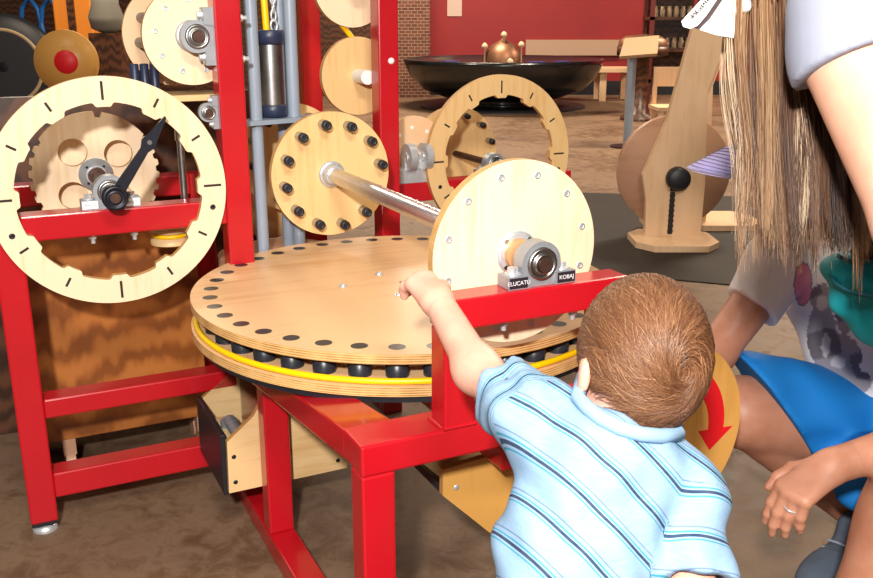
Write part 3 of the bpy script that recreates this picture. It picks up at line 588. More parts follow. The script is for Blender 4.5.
# ================================================================ FIGURES: smooth-union distance fields meshed with surface nets
def cap(a, b, ra, rb=None, k=None, flat=0, neg=False): return dict(t='c', a=np.array(a, float), b=np.array(b, float), ra=ra, rb=ra if rb is None else rb, k=k, flat=flat, neg=neg)
def ell(c, r, Rm=None, k=None, neg=False): return dict(t='e', c=np.array(c, float), r=np.array(r, float), R=np.eye(3) if Rm is None else np.array(Rm), k=k, neg=neg)
def basis(f, up):
    """rows: right, forward, up"""
    f = np.array(f, float); f /= np.linalg.norm(f); up = np.array(up, float); r = np.cross(f, up); r /= np.linalg.norm(r); u = np.cross(r, f)
    return np.array([r, f, u])
def prim_d(p, P):
    if p['t'] == 'c':
        ba = p['b']-p['a']; L2 = ba@ba; pa = P-p['a']; h = (pa@ba)/L2; hc = np.clip(h, 0, 1)
        d = np.linalg.norm(pa-hc[..., None]*ba, axis=-1)-(p['ra']+(p['rb']-p['ra'])*hc)
        L = math.sqrt(L2)
        if p['flat'] & 1: d = np.maximum(d, (h-1)*L)
        if p['flat'] & 2: d = np.maximum(d, -h*L)
        return d
    q = (P-p['c'])@p['R'].T; k0 = np.linalg.norm(q/p['r'], axis=-1); k1 = np.linalg.norm(q/p['r']**2, axis=-1)
    return k0*(k0-1)/np.maximum(k1, 1e-6)
def bounds(p):
    if p['t'] == 'c':
        r = max(p['ra'], p['rb']); return np.minimum(p['a'], p['b'])-r, np.maximum(p['a'], p['b'])+r
    e = np.sqrt(((p['R'].T*p['r'])**2).sum(1)); return p['c']-e, p['c']+e
def sdf_mesh(prims, h, k=.02, post=None):
    lo = np.min([bounds(p)[0] for p in prims if not p['neg']], 0)-3*h; hi = np.max([bounds(p)[1] for p in prims if not p['neg']], 0)+3*h
    n = np.ceil((hi-lo)/h).astype(int)+1; F = np.full(n, .5, np.float32)
    ax = [lo[i]+h*np.arange(n[i]) for i in range(3)]
    for p in prims:
        kk = k if p['k'] is None else p['k']; b0, b1 = bounds(p); m = kk*1.2+3*h
        i0 = np.maximum(0, np.floor((b0-m-lo)/h).astype(int)); i1 = np.minimum(n, np.ceil((b1+m-lo)/h).astype(int)+1)
        if (i1 <= i0).any(): continue
        sl = tuple(slice(a, b) for a, b in zip(i0, i1))
        G = np.stack(np.meshgrid(*[ax[i][i0[i]:i1[i]] for i in range(3)], indexing='ij'), -1); d = prim_d(p, G); f = F[sl]
        if p['neg']:
            hh = np.maximum(kk-np.abs(-d-f), 0)/max(kk, 1e-6); F[sl] = np.maximum(f, -d)+hh*hh*kk*.25
        else:
            hh = np.maximum(kk-np.abs(d-f), 0)/max(kk, 1e-6); F[sl] = np.minimum(f, d)-hh*hh*kk*.25
    if post is not None:
        G = np.stack(np.meshgrid(*ax, indexing='ij'), -1); F = post(F, G)
    # surface nets
    S = F < 0; c = np.zeros(n-1, np.int8)
    for dx in (0, 1):
        for dy in (0, 1):
            for dz in (0, 1): c += S[dx:n[0]-1+dx, dy:n[1]-1+dy, dz:n[2]-1+dz]
    act = (c > 0) & (c < 8); idx = np.full(act.shape, -1, int); I = np.argwhere(act); idx[act] = np.arange(len(I))
    acc = np.zeros((len(I), 3)); cnt = np.zeros(len(I))
    cor = [(x, y, z) for x in (0, 1) for y in (0, 1) for z in (0, 1)]
    for a in cor:
        for b in cor:
            if a < b and sum(abs(x-y) for x, y in zip(a, b)) == 1:
                fa = F[I[:, 0]+a[0], I[:, 1]+a[1], I[:, 2]+a[2]]; fb = F[I[:, 0]+b[0], I[:, 1]+b[1], I[:, 2]+b[2]]
                m = (fa < 0) != (fb < 0); tt_ = np.where(m, fa/np.where(fa == fb, 1, fa-fb), 0)
                acc += np.where(m[:, None], np.array(a)+tt_[:, None]*(np.array(b)-np.array(a)), 0); cnt += m
    V = lo+h*(I+acc/np.maximum(cnt, 1)[:, None]); Q = []
    for d in range(3):
        e1, e2 = (d+1) % 3, (d+2) % 3; sh = np.array(S.shape); sh[d] -= 1
        sa = S[tuple(slice(0, sh[i]) for i in range(3))]; o = [0, 0, 0]; o[d] = 1
        sb = S[tuple(slice(o[i], sh[i]+o[i]) for i in range(3))]
        E = np.argwhere(sa != sb); E = E[(E[:, e1] > 0) & (E[:, e2] > 0) & (E[:, e1] < n[e1]-1) & (E[:, e2] < n[e2]-1)]
        flip = sa[E[:, 0], E[:, 1], E[:, 2]]; u = np.zeros(3, int); u[e1] = 1; w = np.zeros(3, int); w[e2] = 1
        q = np.stack([idx[tuple((E-u-w).T)], idx[tuple((E-w).T)], idx[tuple(E.T)], idx[tuple((E-u).T)]], 1)
        q[~flip] = q[~flip][:, ::-1]; Q.append(q)
    return V, np.concatenate(Q)
def relax(V, Q, it=2, lam=.5):
    for _ in range(it):
        A = np.zeros_like(V); C = np.zeros(len(V))
        for j in range(4):
            for s_ in (1, 3): np.add.at(A, Q[:, j], V[Q[:, (j+s_) % 4]]); np.add.at(C, Q[:, j], 1)
        V = V+lam*(A/np.maximum(C, 1)[:, None]-V)
    return V
def merge(parts):
    Vs, Qs, o = [], [], 0
    for V, Q in parts: Vs.append(V); Qs.append(Q+o); o += len(V)
    return np.concatenate(Vs), np.concatenate(Qs)
def npobj(name, V, Q, mats, parent, attrs=None, smooth=True, mi=None):
    off = np.array(ORG[parent if parent in ORG else parent.parent if parent.parent in ORG else parent.parent.parent][0]); me = bpy.data.meshes.new(name); n = Q.shape[1]
    me.vertices.add(len(V)); me.vertices.foreach_set('co', (V-off).astype(np.float32).ravel())
    me.loops.add(Q.size); me.loops.foreach_set('vertex_index', Q.astype(np.int32).ravel())
    me.polygons.add(len(Q)); me.polygons.foreach_set('loop_start', np.arange(len(Q), dtype=np.int32)*n); me.polygons.foreach_set('loop_total', np.full(len(Q), n, np.int32))
    for a, val in (attrs or {}).items():
        at_ = me.attributes.new(a, 'FLOAT', 'POINT'); at_.data.foreach_set('value', val.astype(np.float32))
    me.update(calc_edges=True); me.validate(); me.polygons.foreach_set('use_smooth', np.full(len(me.polygons), smooth))
    if mi is not None: me.polygons.foreach_set('material_index', mi.astype(np.int32))
    o = bpy.data.objects.new(name, me); COL.objects.link(o); o.parent = parent
    for m in (mats if isinstance(mats, (list, tuple)) else [mats]): me.materials.append(m)
    return o
def strands(P, rad, sides=3, taper=.35):
    """P: (n, k, 3) polylines -> thin tapered tubes"""
    n, k, _ = P.shape; T = np.gradient(P, axis=1); T /= np.linalg.norm(T, axis=-1, keepdims=True)+1e-9
    ref = np.array([.3, .5, .81]); B = np.cross(T, ref); B /= np.linalg.norm(B, axis=-1, keepdims=True)+1e-9; C = np.cross(T, B)
    r = (np.asarray(rad).reshape(-1, 1)*np.linspace(1, taper, k)[None])[..., None]
    V = np.stack([P+r*(math.cos(2*PI*s/sides)*B+math.sin(2*PI*s/sides)*C) for s in range(sides)], 2).reshape(-1, 3)
    i = (np.arange(n)[:, None, None]*k+np.arange(k-1)[None, :, None])*sides; s = np.arange(sides)[None, None]; s2 = (s+1) % sides
    Q = np.stack([i+s, i+s2, i+sides+s2, i+sides+s], -1).reshape(-1, 4)
    return V, Q
def skin_mat(name, c1, c2, rough=.5):
    t = NT(name); v = t.coords((1, 1, 1)); t.l(t.ramp(t.noise(v, 18, 5), [(.3, c2), (.65, c1)]), t.b.inputs['Base Color'])
    t.b.inputs['Roughness'].default_value = rough; t.b.inputs['Subsurface Weight'].default_value = .12; t.b.inputs['Subsurface Radius'].default_value = (.02, .008, .004); t.b.inputs['Subsurface Scale'].default_value = .3
    t.bump(t.noise(v, 320, 2), .08, .0006); return t.m
def hair_mat(name, stops, rough=.32):
    t = NT(name); a = t.n('ShaderNodeAttribute', attribute_name='tint'); t.l(t.ramp(a.outputs['Fac'], stops), t.b.inputs['Base Color'])
    t.b.inputs['Roughness'].default_value = rough; t.b.inputs['Specular IOR Level'].default_value = .6; return t.m
def cloth(name, c, rough=.85, vary=.06, vs=5): return simple(name, c, rough, spec=.25, vary=vary, vscale=vs, bump=.15, bscale=500)
nrm = lambda v: np.array(v, float)/np.linalg.norm(v)
def hand_prims(w, d, n, L, curl, spread=.25, thumb=1, k=.008, r=.0085, wt=(1.25, 1, 1)):
    """hand at wrist w pointing along d, back-of-hand normal n; curl: bend per joint (radians)"""
    w = np.array(w, float); d = nrm(d); n = np.array(n, float); n = nrm(n-d*(n@d)); s = np.cross(d, n)*thumb
    pl = L*.5; pr = []
    pr.append(cap(w, w+d*pl*.25, r*2.1, r*1.9, k=.02)); kn = []
    for i, q in enumerate((-1.05, -.35, .35, 1.05)):
        a = w+d*pl*.12+s*q*L*.075; b = w+d*pl*(1.0-.06*abs(q+.35))+s*q*L*.125; pr.append(cap(a, b, r*1.55, r*1.2, k=.012)); kn.append((b, q))
    for i, (b, q) in enumerate(kn):
        fl = L*(.44, .50, .46, .37)[i]*.98; seg = (fl*.46, fl*.31, fl*.23); cu = curl if np.isscalar(curl) else curl[i]
        dd = nrm(d+s*q*spread*.35); ang = 0; p = b
        for j in range(3):
            ang += cu*wt[j]; dr = dd*math.cos(ang)-n*math.sin(ang); e = p+dr*seg[j]
            pr.append(cap(p, e, r*(1.02-.1*j), r*(.95-.12*j), k=.004)); p = e
    # thumb on the -s side near the base of the palm
    p = w+d*pl*.22-s*L*.10; dr = nrm(d*.75-s*.75-n*.25); e = p+dr*L*.2; pr.append(cap(p, e, r*1.4, r*1.15, k=.01)); p = e
    dr = nrm(d*.9-s*.35-n*.45); e = p+dr*L*.16; pr.append(cap(p, e, r*1.12, r*1.0, k=.004)); p = e
    dr = nrm(d*.95-s*.05-n*.55); pr.append(cap(p, p+dr*L*.12, r*1.0, r*.8, k=.004))
    return pr
def face_prims(c, Bm, s, k=.008):
    """nose, lips, chin, brow and ears on a head of half height s at c (rows of Bm: right, forward, up)"""
    r, f, u = Bm; q = lambda x, y, z: np.array(c)+s*(x*r+y*f+z*u)
    return [cap(q(0, .86, .05), q(0, 1.04, -.22), s*.07, s*.10, k=k), ell(q(0, 1.0, -.25), (s*.13, s*.09, s*.08), Bm, k=k),
            cap(q(-.16, .86, -.48), q(.16, .86, -.48), s*.055, k=k), cap(q(-.14, .85, -.57), q(.14, .85, -.57), s*.06, k=k), ell(q(0, .74, -.8), (s*.25, s*.2, s*.18), Bm, k=.02),
            cap(q(-.42, .80, .16), q(-.12, .88, .13), s*.07, k=.015), cap(q(.42, .80, .16), q(.12, .88, .13), s*.07, k=.015),
            ell(q(-.88, -.06, -.14), (s*.085, s*.17, s*.27), Bm, k=.006), ell(q(.88, -.06, -.14), (s*.085, s*.17, s*.27), Bm, k=.006),
            ell(q(-.97, .02, -.12), (s*.05, s*.08, s*.15), Bm, k=.004, neg=True), ell(q(.97, .02, -.12), (s*.05, s*.08, s*.15), Bm, k=.004, neg=True)]
def eyes(parent, c, Bm, s, iris):
    r, f, u = Bm
    for sg in (-1, 1):
        p = np.array(c)+s*(sg*.33*r+.80*f-.02*u); mb = MB(); mb.lathe(p-f*s*.02, Vector(f), [(.001, -.1*s), (.09*s, -.06*s), (.11*s, .02*s), (.09*s, .07*s), (.055*s, .095*s)], 20, 0); mb.lathe(p-f*s*.02, Vector(f), [(.055*s, .0955*s), (.03*s, .103*s), (.001, .106*s)], 20, 1)
        obj('eye', mb, [whitep, iris], parent)
# ---------------------------------------------------------------- TODDLER
ch = thing('toddler', 'toddler in a pale blue striped shirt seen from behind, one arm raised to the wheel', 'person', (.19, .93, 0), None, True)
skin_c = skin_mat('toddler_skin', 'E8B09A', 'DC9C86')
Hc = at(643, 357, 1.06); Hf = nrm((-.22, .95, -.16)); HB = basis(Hf, (.10, .12, .98))
neck = at(632, 412, 1.065)-np.array([0, -.015, .03]); chest = at(598, 478, 1.055); belly = at(576, 560, 1.04); hip = np.array([.185, .935, .41])
shL = at(535, 420, 1.085); shR = at(683, 492, 1.055); elL = at(477, 370, 1.23); wrL = at(439, 303, 1.36); elR = at(692, 590, 1.0); wrR = elR+np.array([-.03, .07, -.10])
feet = [np.array([.12, .99, 0]), np.array([.25, .95, 0])]
body = [ell(Hc, (.063, .081, .081), HB), ell(Hc+.02*HB[1]-.035*HB[2], (.055, .065, .06), HB, k=.03), cap(Hc-.04*HB[2]-.015*HB[1], neck, .034, .036, k=.025)]
body += face_prims(Hc-.012*HB[2], HB, .083, .006)
body += [cap(neck, chest, .045, .07, k=.03), cap(chest, belly, .072, .078), cap(belly, hip, .078, .075), cap(neck+np.array([0, 0, -.02]), shL, .035, .032, k=.03), cap(neck+np.array([0, 0, -.02]), shR, .035, .032, k=.03)]
body += [cap(shL, elL, .032, .0275, k=.02), cap(elL, wrL, .0275, .0225, k=.03)]
body += [cap(shR, elR, .030, .0245, k=.02), cap(elR, wrR, .0245, .018, k=.012)]
for i, ft in enumerate(feet):
    sx = (-.042, .042)[i]; hp = hip+np.array([sx, .01*i, -.03]); kn = np.array([(hp[0]+ft[0])/2, ft[1]+.02, .21]); an = ft+np.array([0, 0, .05])
    body += [cap(hp, kn, .052, .038, k=.02), cap(kn, an, .036, .026, k=.015)]
Vb = sdf_mesh(body, .0042, .018); Vb = (relax(*Vb, 2), Vb[1])
hd = nrm(at(417, 277, 1.405)-wrL); hn = nrm(np.array([.05, -.42, .90]))
hl = [cap(wrL-(wrL-elL)*.12, wrL, .0217, .0205, k=.01)]+hand_prims(wrL+hd*.004, hd, hn, .112, (.42, .46, .5, .55), .8, -1, r=.0092)
Vh = sdf_mesh(hl, .0018, .008); Vh = (relax(*Vh, 2), Vh[1])
hr = [cap(wrR-(wrR-elR)*.12, wrR, .018, .0175, k=.01)]+hand_prims(wrR, nrm((-.1, .6, -.8)), nrm((.9, .2, 0)), .08, .35, .3, 1, r=.0076)
Vr = sdf_mesh(hr, .0022, .008); Vr = (relax(*Vr, 1), Vr[1])
npobj('body', *merge([Vb, Vh, Vr]), skin_c, ch)
brown_iris = simple('brown_iris', '3A2416', .2); eyes(ch, Hc-.012*HB[2], HB, .083, brown_iris)
# shirt: stripe coordinate stored per vertex (distance down the back, or along a sleeve)
cuffL = shL+(elL-shL)*.50; cuffR = shR+(elR-shR)*.90
upx = nrm((shL-shR)); spine = nrm(neck-belly)
shirt = [cap(neck+np.array([0, -.002, -.018]), chest, .052, .085, k=.03), cap(chest, belly, .086, .092), cap(belly, hip+np.array([0, 0, -.01]), .092, .096, flat=1), cap(neck+np.array([0, 0, -.025]), shL, .043, .046, k=.03), cap(neck+np.array([0, 0, -.025]), shR, .043, .047, k=.03),
         ell((shL+shR)/2*.55+chest*.45, (.105, .07, .06), basis(np.cross(spine, upx), spine), k=.03)]
slv = [cap(shL, cuffL, .048, .0455, k=.022, flat=1), cap(shR, cuffR, .047, .047, k=.016, flat=1)]
carve = [cap(cuffL-(cuffL-shL)*.18, cuffL+(cuffL-shL), .032, .032, k=.002, neg=True), cap(cuffR-(cuffR-shR)*.15, cuffR+(cuffR-shR)*.4, .034, .034, k=.002, neg=True)]
axr = nrm(cuffR-shR); axl = nrm(cuffL-shL); sd = nrm(.97*spine-.20*upx)
def folds(F, G):
    x = G-chest; a = x@upx; b = x@spine
    w = .0022*np.sin(70*b+38*a+2.2*np.sin(30*a))+.0018*np.sin(120*a-50*b+1.5*np.sin(45*b))+.0016*np.sin(95*(G[..., 2]+.8*G[..., 0]))
    for s_, ax_ in ((shR, axr), (shL, axl)):
        q = G-(s_+ax_*.045); dd = np.linalg.norm(q, axis=-1); w = w+.0035*np.exp(-(dd/.05)**2)*np.sin(150*(q@ax_)+60*(q@spine))
    return F+w.astype(np.float32)
Vs, Qs = sdf_mesh(shirt+slv+carve, .0042, .018, folds); Vs = relax(Vs, Qs, 1)
def seg_d(P, a, b):
    ba = b-a; h = np.clip(((P-a)@ba)/(ba@ba), 0, 1); return np.linalg.norm(P-a-h[:, None]*ba, axis=1)
dT = np.minimum(seg_d(Vs, neck, belly)-.075, seg_d(Vs, chest, hip)-.085); dL = seg_d(Vs, shL+axl*.012, cuffL)-.042; dR = seg_d(Vs, shR+axr*.012, cuffR)-.045
sv = (neck-Vs)@sd; hL = (Vs-shL)@axl; hR = (Vs-shR)@axr
sleeveL = (dL < dT) & (hL > .0); sleeveR = (dR < dT) & (hR > .005)
st = np.where(sleeveL, hL*1.0+.013, np.where(sleeveR, hR*.95+.012, sv+.012*np.sin(14*((Vs-chest)@upx))))
t = NT('striped_jersey'); a = t.n('ShaderNodeAttribute', attribute_name='stripe'); m = t.n('ShaderNodeMath', operation='MULTIPLY'); m.inputs[1].default_value = 1/.0435; t.l(a.outputs['Fac'], m.inputs[0])
fr_ = t.n('ShaderNodeMath', operation='FRACT'); t.l(m.outputs[0], fr_.inputs[0])
LB, TE, NV, GR = '8BAAC8', '2A8CA8', '0C183E', '64789A'
stops = [(0, LB), (.40, GR), (.435, LB), (.52, TE), (.56, LB), (.60, NV), (.675, LB), (.72, TE), (.755, LB)]
cr = t.ramp(fr_.outputs[0], stops, 'CONSTANT'); hv = t.noise(t.coords((60, 60, 300)), 1, 3); mxx = t.n('ShaderNodeMix', data_type='RGBA'); mxx.inputs[0].default_value = .12
t.l(cr, mxx.inputs[6]); t.l(t.ramp(hv, [(.35, '7A9FC2'), (.65, 'B4CCE0')]), mxx.inputs[7]); t.l(mxx.outputs[2], t.b.inputs['Base Color']); t.b.inputs['Roughness'].default_value = .85; t.b.inputs['Specular IOR Level'].default_value = .2
t.bump(t.noise(t.coords((1, 1, 1)), 700, 2), .12, .0006)
npobj('striped_shirt', Vs, Qs, t.m, ch, {'stripe': st})
jersey = cloth('pale_blue_jersey', '92B2CE'); nk = neck+np.array([0, -.002, -.002]); ncs = basis(nrm((-.2, 1, 0)), nrm(neck-chest+np.array([0, .06, .0])))
q_ = Vs-np.array([0, 0, CAMH]); d_ = q_[:, 1]*cp-q_[:, 2]*sp; vx_ = 436.5+FOC*q_[:, 0]/d_; vy_ = 289-FOC*(q_[:, 1]*sp+q_[:, 2]*cp)/d_; cpts = []
for x_, y_ in ((578, 398), (588, 408), (602, 419), (620, 428), (640, 434), (660, 436), (678, 434), (692, 428)):
    m_ = (vx_-x_)**2+(vy_-y_)**2 < 60
    if m_.any(): k_ = np.where(m_)[0][np.argmin(d_[m_])]; cpts.append(at(x_, y_, float(d_[k_])))
cpts = [cpts[0]+np.array([.012, .05, .005])]+cpts+[cpts[-1]+np.array([-.004, .05, .008])]; cpts = [cpts[0]*.5+cpts[-1]*.5+np.array([0, .04, 0])]+cpts
mb = MB(); mb.tube([tuple(c_) for c_ in cpts], .0085, 12, 0, True); obj('collar', mb, jersey, ch)
navyc = cloth('navy_shorts', '26324E'); sh_ = [cap(hip+np.array([0, 0, .02]), hip+np.array([0, 0, -.02]), .09, .092)]
for i, ft in enumerate(feet):
    sx = (-.045, .045)[i]; hp = hip+np.array([sx, .01*i, -.03]); kn = np.array([(hp[0]+ft[0])/2, ft[1]+.02, .21]); sh_.append(cap(hp, hp+(kn-hp)*.85, .068, .06, flat=1))
V_, Q_ = sdf_mesh(sh_, .006, .02); npobj('shorts', relax(V_, Q_, 1), Q_, navyc, ch)
for i, ft in enumerate(feet):
    V_, Q_ = sdf_mesh([ell(ft+np.array([-.005, .025, .028]), (.03, .065, .028)), cap(ft+np.array([0, 0, .03]), ft+np.array([0, 0, .065]), .03, .029), cap(ft+np.array([0, -.01, .012]), ft+np.array([-.01, .06, .012]), .027, .027)], .004, .012); npobj('shoe', relax(V_, Q_, 1), Q_, navyc, ch)
# hair: scalp cap and combed strands turning out from the crown
hs = np.array([.0700, .0890, .0885]); hcen = Hc+.004*HB[2]
def scalp_ok(q): return q[..., 2] > np.where(q[..., 1] < 0, -.12+.62*q[..., 1], -.12+.75*q[..., 1])+.06*np.sin(9*q[..., 0])+np.where((np.abs(q[..., 1]+.08) < .24) & (np.abs(q[..., 0]) > .6), .22, 0)
def to_w(q, s=1.0): return hcen+(q*hs*s)@HB
dv = (at(684, 372, 1.0)-np.array([0, 0, CAMH])); dv = nrm(dv); oq = (HB@(np.array([0, 0, CAMH])-hcen))/hs; dq = (HB@dv)/hs
bq = oq@dq; aq = dq@dq; cq = oq@oq-1; whorl = nrm(oq+dq*((-bq-math.sqrt(max(1e-6, bq*bq-aq*cq)))/aq))
NS = 16000; q0 = RNG.normal(size=(NS*2, 3)); q0 /= np.linalg.norm(q0, axis=1, keepdims=True); q0 = q0[scalp_ok(q0)][:NS]
K = 9; Pq = [q0]; ln = RNG.uniform(.45, .75, len(q0))/(K-1); cl = RNG.normal(size=(len(q0), 1))*.30; ph = .5*np.sin(7*q0[:, :1]+3*q0[:, 2:])
for j in range(K-1):
    q = Pq[-1]; away = q-whorl; away -= (away*q).sum(1, keepdims=True)*q; dist = np.arccos(np.clip(q@whorl, -1, 1))[:, None]; away /= np.linalg.norm(away, axis=1, keepdims=True)+1e-6
    sw = np.cross(q, away); ang = 1.0*np.exp(-dist*1.3)+.25+cl+ph*.35; dr = away*np.cos(ang)-sw*np.sin(ang); dr = dr+np.array([0, 0, -.35])*np.clip(dist-.9, 0, 1); dr -= (dr*q).sum(1, keepdims=True)*q; dr /= np.linalg.norm(dr, axis=1, keepdims=True)+1e-6
    q = q+dr*ln[:, None]; q /= np.linalg.norm(q, axis=1, keepdims=True); Pq.append(q)
Pq = np.stack(Pq, 1); lift = RNG.uniform(.2, 1, len(q0))[:, None]*np.linspace(0, 1, K)[None]; lift = 1.0+.045*np.sin(lift*PI*.75)+RNG.normal(size=(len(q0), 1))*.006
Pw = hcen+((Pq*lift[..., None])*hs)@HB; Vst, Qst = strands(Pw, RNG.uniform(.00035, .0007, len(q0)))
tint = np.repeat(np.clip(.45+.16*RNG.normal(size=len(q0))+.12*np.sin(5*q0[:, 0]+4*q0[:, 1]), 0, 1), K*3)
nu, nv = 72, 48; th = np.linspace(0, PI, nv); ps = np.linspace(0, 2*PI, nu, endpoint=False); g = np.stack([np.sin(th)[:, None]*np.cos(ps), np.sin(th)[:, None]*np.sin(ps), np.cos(th)[:, None]*np.ones(nu)], -1)
ok = scalp_ok(g*np.array([1, 1, 1])+np.array([0, 0, -.04])); Vc = to_w(g.reshape(-1, 3), .985); ii = np.arange(nv*nu).reshape(nv, nu); Qc = np.stack([ii[:-1], ii[1:], np.roll(ii, -1, 1)[1:], np.roll(ii, -1, 1)[:-1]], -1); Qc = Qc[ok[:-1] & ok[1:]]
Vt, Qt = merge([(Vst, Qst), (Vc, Qc)]); tint = np.concatenate([tint, np.full(len(Vc), .3)])
npobj('hair', Vt, Qt, hair_mat('toddler_hair', [(0, '46291A'), (.45, '734A30'), (.8, '9E7250'), (1, 'C49E80')], .38), ch, {'tint': tint})
# ---------------------------------------------------------------- KNEELING ADULT
kp = thing('kneeling_adult', 'adult kneeling at the right in blue shorts, printed white t-shirt and lavender visor', 'person', (.95, 1.85, 0), None, True)
skin_k = skin_mat('adult_skin', 'BE866C', 'AC7258')
KH = at(786, 140, 1.92); Kf = nrm((-.85, -.30, -.38)); KB = basis(Kf, (-.2, 0, 1)); kneck = at(826, 228, 1.97)
kch = at(836, 268, 1.99); kab = at(872, 335, 2.0); kpv = at(905, 420, 2.0)
kR = at(782, 262, 1.93); keR = at(716, 352, 1.91); kwR = at(676, 398, 1.80); kL = at(912, 262, 1.86); keL = at(985, 420, 1.58); kwL = at(832, 466, 1.50)
khR = at(882, 432, 2.0); kkR = at(742, 412, 1.93); kaR = at(848, 505, 2.06); khL = at(935, 450, 1.86); kkL = at(925, 468, 1.50); kaL = at(836, 650, 1.62); kaL[2] = max(.08, kaL[2])
body = [ell(KH, (.072, .092, .11), KB), cap(KH-.06*KB[2], kneck, .055, .058, k=.03), cap(kneck, kch, .06, .11, k=.05), cap(kch, kab, .115, .12), cap(kab, kpv, .12, .13), cap(kneck+.3*(kR-kneck), kR, .055, .05), cap(kneck+.3*(kL-kneck), kL, .055, .05)]+face_prims(KH-.012*KB[2], KB, .108, .01)
body += [cap(kR, keR, .05, .040, k=.03), cap(keR, kwR, .041, .029, k=.02), cap(kL, keL, .05, .042, k=.03), cap(keL, kwL, .043, .0285, k=.02)]
body += [cap(khR, kkR, .098, .078, k=.02), cap(kkR, kaR, .066, .043, k=.008), cap(khL, kkL, .092, .070, k=.03), cap(kkL, kaL, .066, .042, k=.025), ell(kkL*.65+kaL*.35+np.array([.02, .03, 0]), (.06, .06, .1), k=.04)]
V1 = sdf_mesh(body, .007, .025); V1 = (relax(*V1, 2), V1[1])
kd = nrm(at(784, 500, 1.475)-kwL); kn_ = nrm(np.array([-.38, -.40, .83]))
hk = [cap(kwL+(keL-kwL)*.1, kwL, .030, .0285, k=.01)]+hand_prims(kwL, kd, kn_, .178, (.34, .36, .38, .42), .22, -1, k=.01, r=.0098, wt=(2.7, .6, .5))
V2 = sdf_mesh(hk, .0026, .01); V2 = (relax(*V2, 2), V2[1])
hk2 = hand_prims(kwR, nrm((-.6, -.4, -.3)), nrm((.2, .3, .9)), .175, .45, .25, 1, r=.0095); V3 = sdf_mesh(hk2, .004, .01)
npobj('body', *merge([V1, V2, V3]), skin_k, kp); eyes(kp, KH-.012*KB[2], KB, .108, brown_iris)
# wedding ring on the ring finger
ksv = -np.cross(kd, nrm(kn_-kd*(kn_@kd))); nn = nrm(kn_-kd*(kn_@kd)); kb_ = kwL+kd*.089*(1-.06*.7)+ksv*.35*.178*.125; a_ = 2.7*.38; fdir = kd*math.cos(a_)-nn*math.sin(a_); rc = kb_+fdir*.178*.46*.98*.46*.62
e1_ = nrm(np.cross(fdir, nn)); e2_ = np.cross(fdir, e1_); mb = MB(); mb.tube([tuple(rc+.0112*(math.cos(a)*e1_+math.sin(a)*e2_)) for a in [2*PI*i/28 for i in range(28)]], .0016, 8, 0, True); obj('finger_ring', mb, zinc, kp)
# t-shirt
sR = kR+(keR-kR)*.50; sL = kL+(keL-kL)*.45
ts = [cap(kneck+np.array([.0, 0, -.05]), kch, .075, .128, k=.05), cap(kch, kab, .128, .138), cap(kab, kpv, .138, .15, flat=1), cap(kneck+.3*(kR-kneck)+np.array([0, 0, -.01]), kR, .064, .066), cap(kneck+.3*(kL-kneck)+np.array([0, 0, -.01]), kL, .064, .064), cap(kR, sR, .064, .061, flat=1), cap(kL, sL, .064, .062, flat=1)]
def kfold(F, G):
    x = G-kch; ax_ = nrm(kpv-kch); b = x@ax_; a = x[..., 0]
    return F+(.004*np.sin(38*b+18*a+2*np.sin(16*a))+.003*np.sin(60*a+20*b)).astype(np.float32)
Vk, Qk = sdf_mesh(ts, .0055, .03, kfold); Vk = relax(Vk, Qk, 1)
def to_px(V):
    q = V-np.array([0, 0, CAMH]); d = q[:, 1]*cp-q[:, 2]*sp; w = q[:, 1]*sp+q[:, 2]*cp; return 436.5+FOC*q[:, 0]/d, 289-FOC*w/d
xx, yy = to_px(Vk); front = np.ones(len(Vk))
pr_ = np.zeros(len(Vk)); E_ = lambda cx, cy, rx, ry: ((xx-cx)/rx)**2+((yy-cy)/ry)**2 < 1
fig = E_(822, 298, 12, 15) | E_(822, 335, 15, 32) | E_(838, 356, 24, 22) | E_(845, 312, 10, 22) | E_(850, 382, 22, 14)
lite = E_(822, 303, 6, 8) | E_(826, 345, 5, 12) | E_(838, 362, 8, 6)
pr_[fig] = .5; pr_[fig & ~lite & ((np.sin(xx*.11+yy*.07)+np.sin(yy*.13-xx*.06)) > .2)] = .75; pr_[lite] = .3; pr_[E_(803, 284, 9, 22)] = 1
t = NT('printed_cotton'); a = t.n('ShaderNodeAttribute', attribute_name='print'); t.l(t.ramp(a.outputs['Fac'], [(0, 'EEEBEC'), (.2, 'E6E2E4'), (.32, 'C9C3C6'), (.5, '9E989E'), (.75, '736D75'), (.86, '8F6A78'), (1, 'E58FA6')]), t.b.inputs['Base Color']); t.b.inputs['Roughness'].default_value = .85; t.b.inputs['Specular IOR Level'].default_value = .2
npobj('printed_tshirt', Vk, Qk, t.m, kp, {'print': pr_})
blue = cloth('blue_shorts', '1674C0', .7, .08, 9)
so = [cap(kab*.25+kpv*.75, kpv, .145, .155), cap(khR, at(752, 400, 1.93), .113, .103, k=.03), cap(khL, khL*.45+kkL*.55, .108, .10, flat=1), ell(at(872, 478, 1.82), (.085, .09, .075), k=.03)]
hemP = at(777, 402, 1.86); hemN = nrm(np.array([-.80, -.12, -.58]))
def sfold(F, G): return np.maximum(F+(.004*np.sin(45*G[..., 0]+30*G[..., 2])+.003*np.sin(80*G[..., 2]-30*G[..., 1])).astype(np.float32), np.where(G[..., 1] > 1.62, (G-hemP)@hemN, -1).astype(np.float32))
Vq, Qq = sdf_mesh(so, .0065, .03, sfold); npobj('shorts', relax(Vq, Qq, 1), Qq, blue, kp)
denim = cloth('grey_blue_suede', '5B6674', .8, .15, 30)
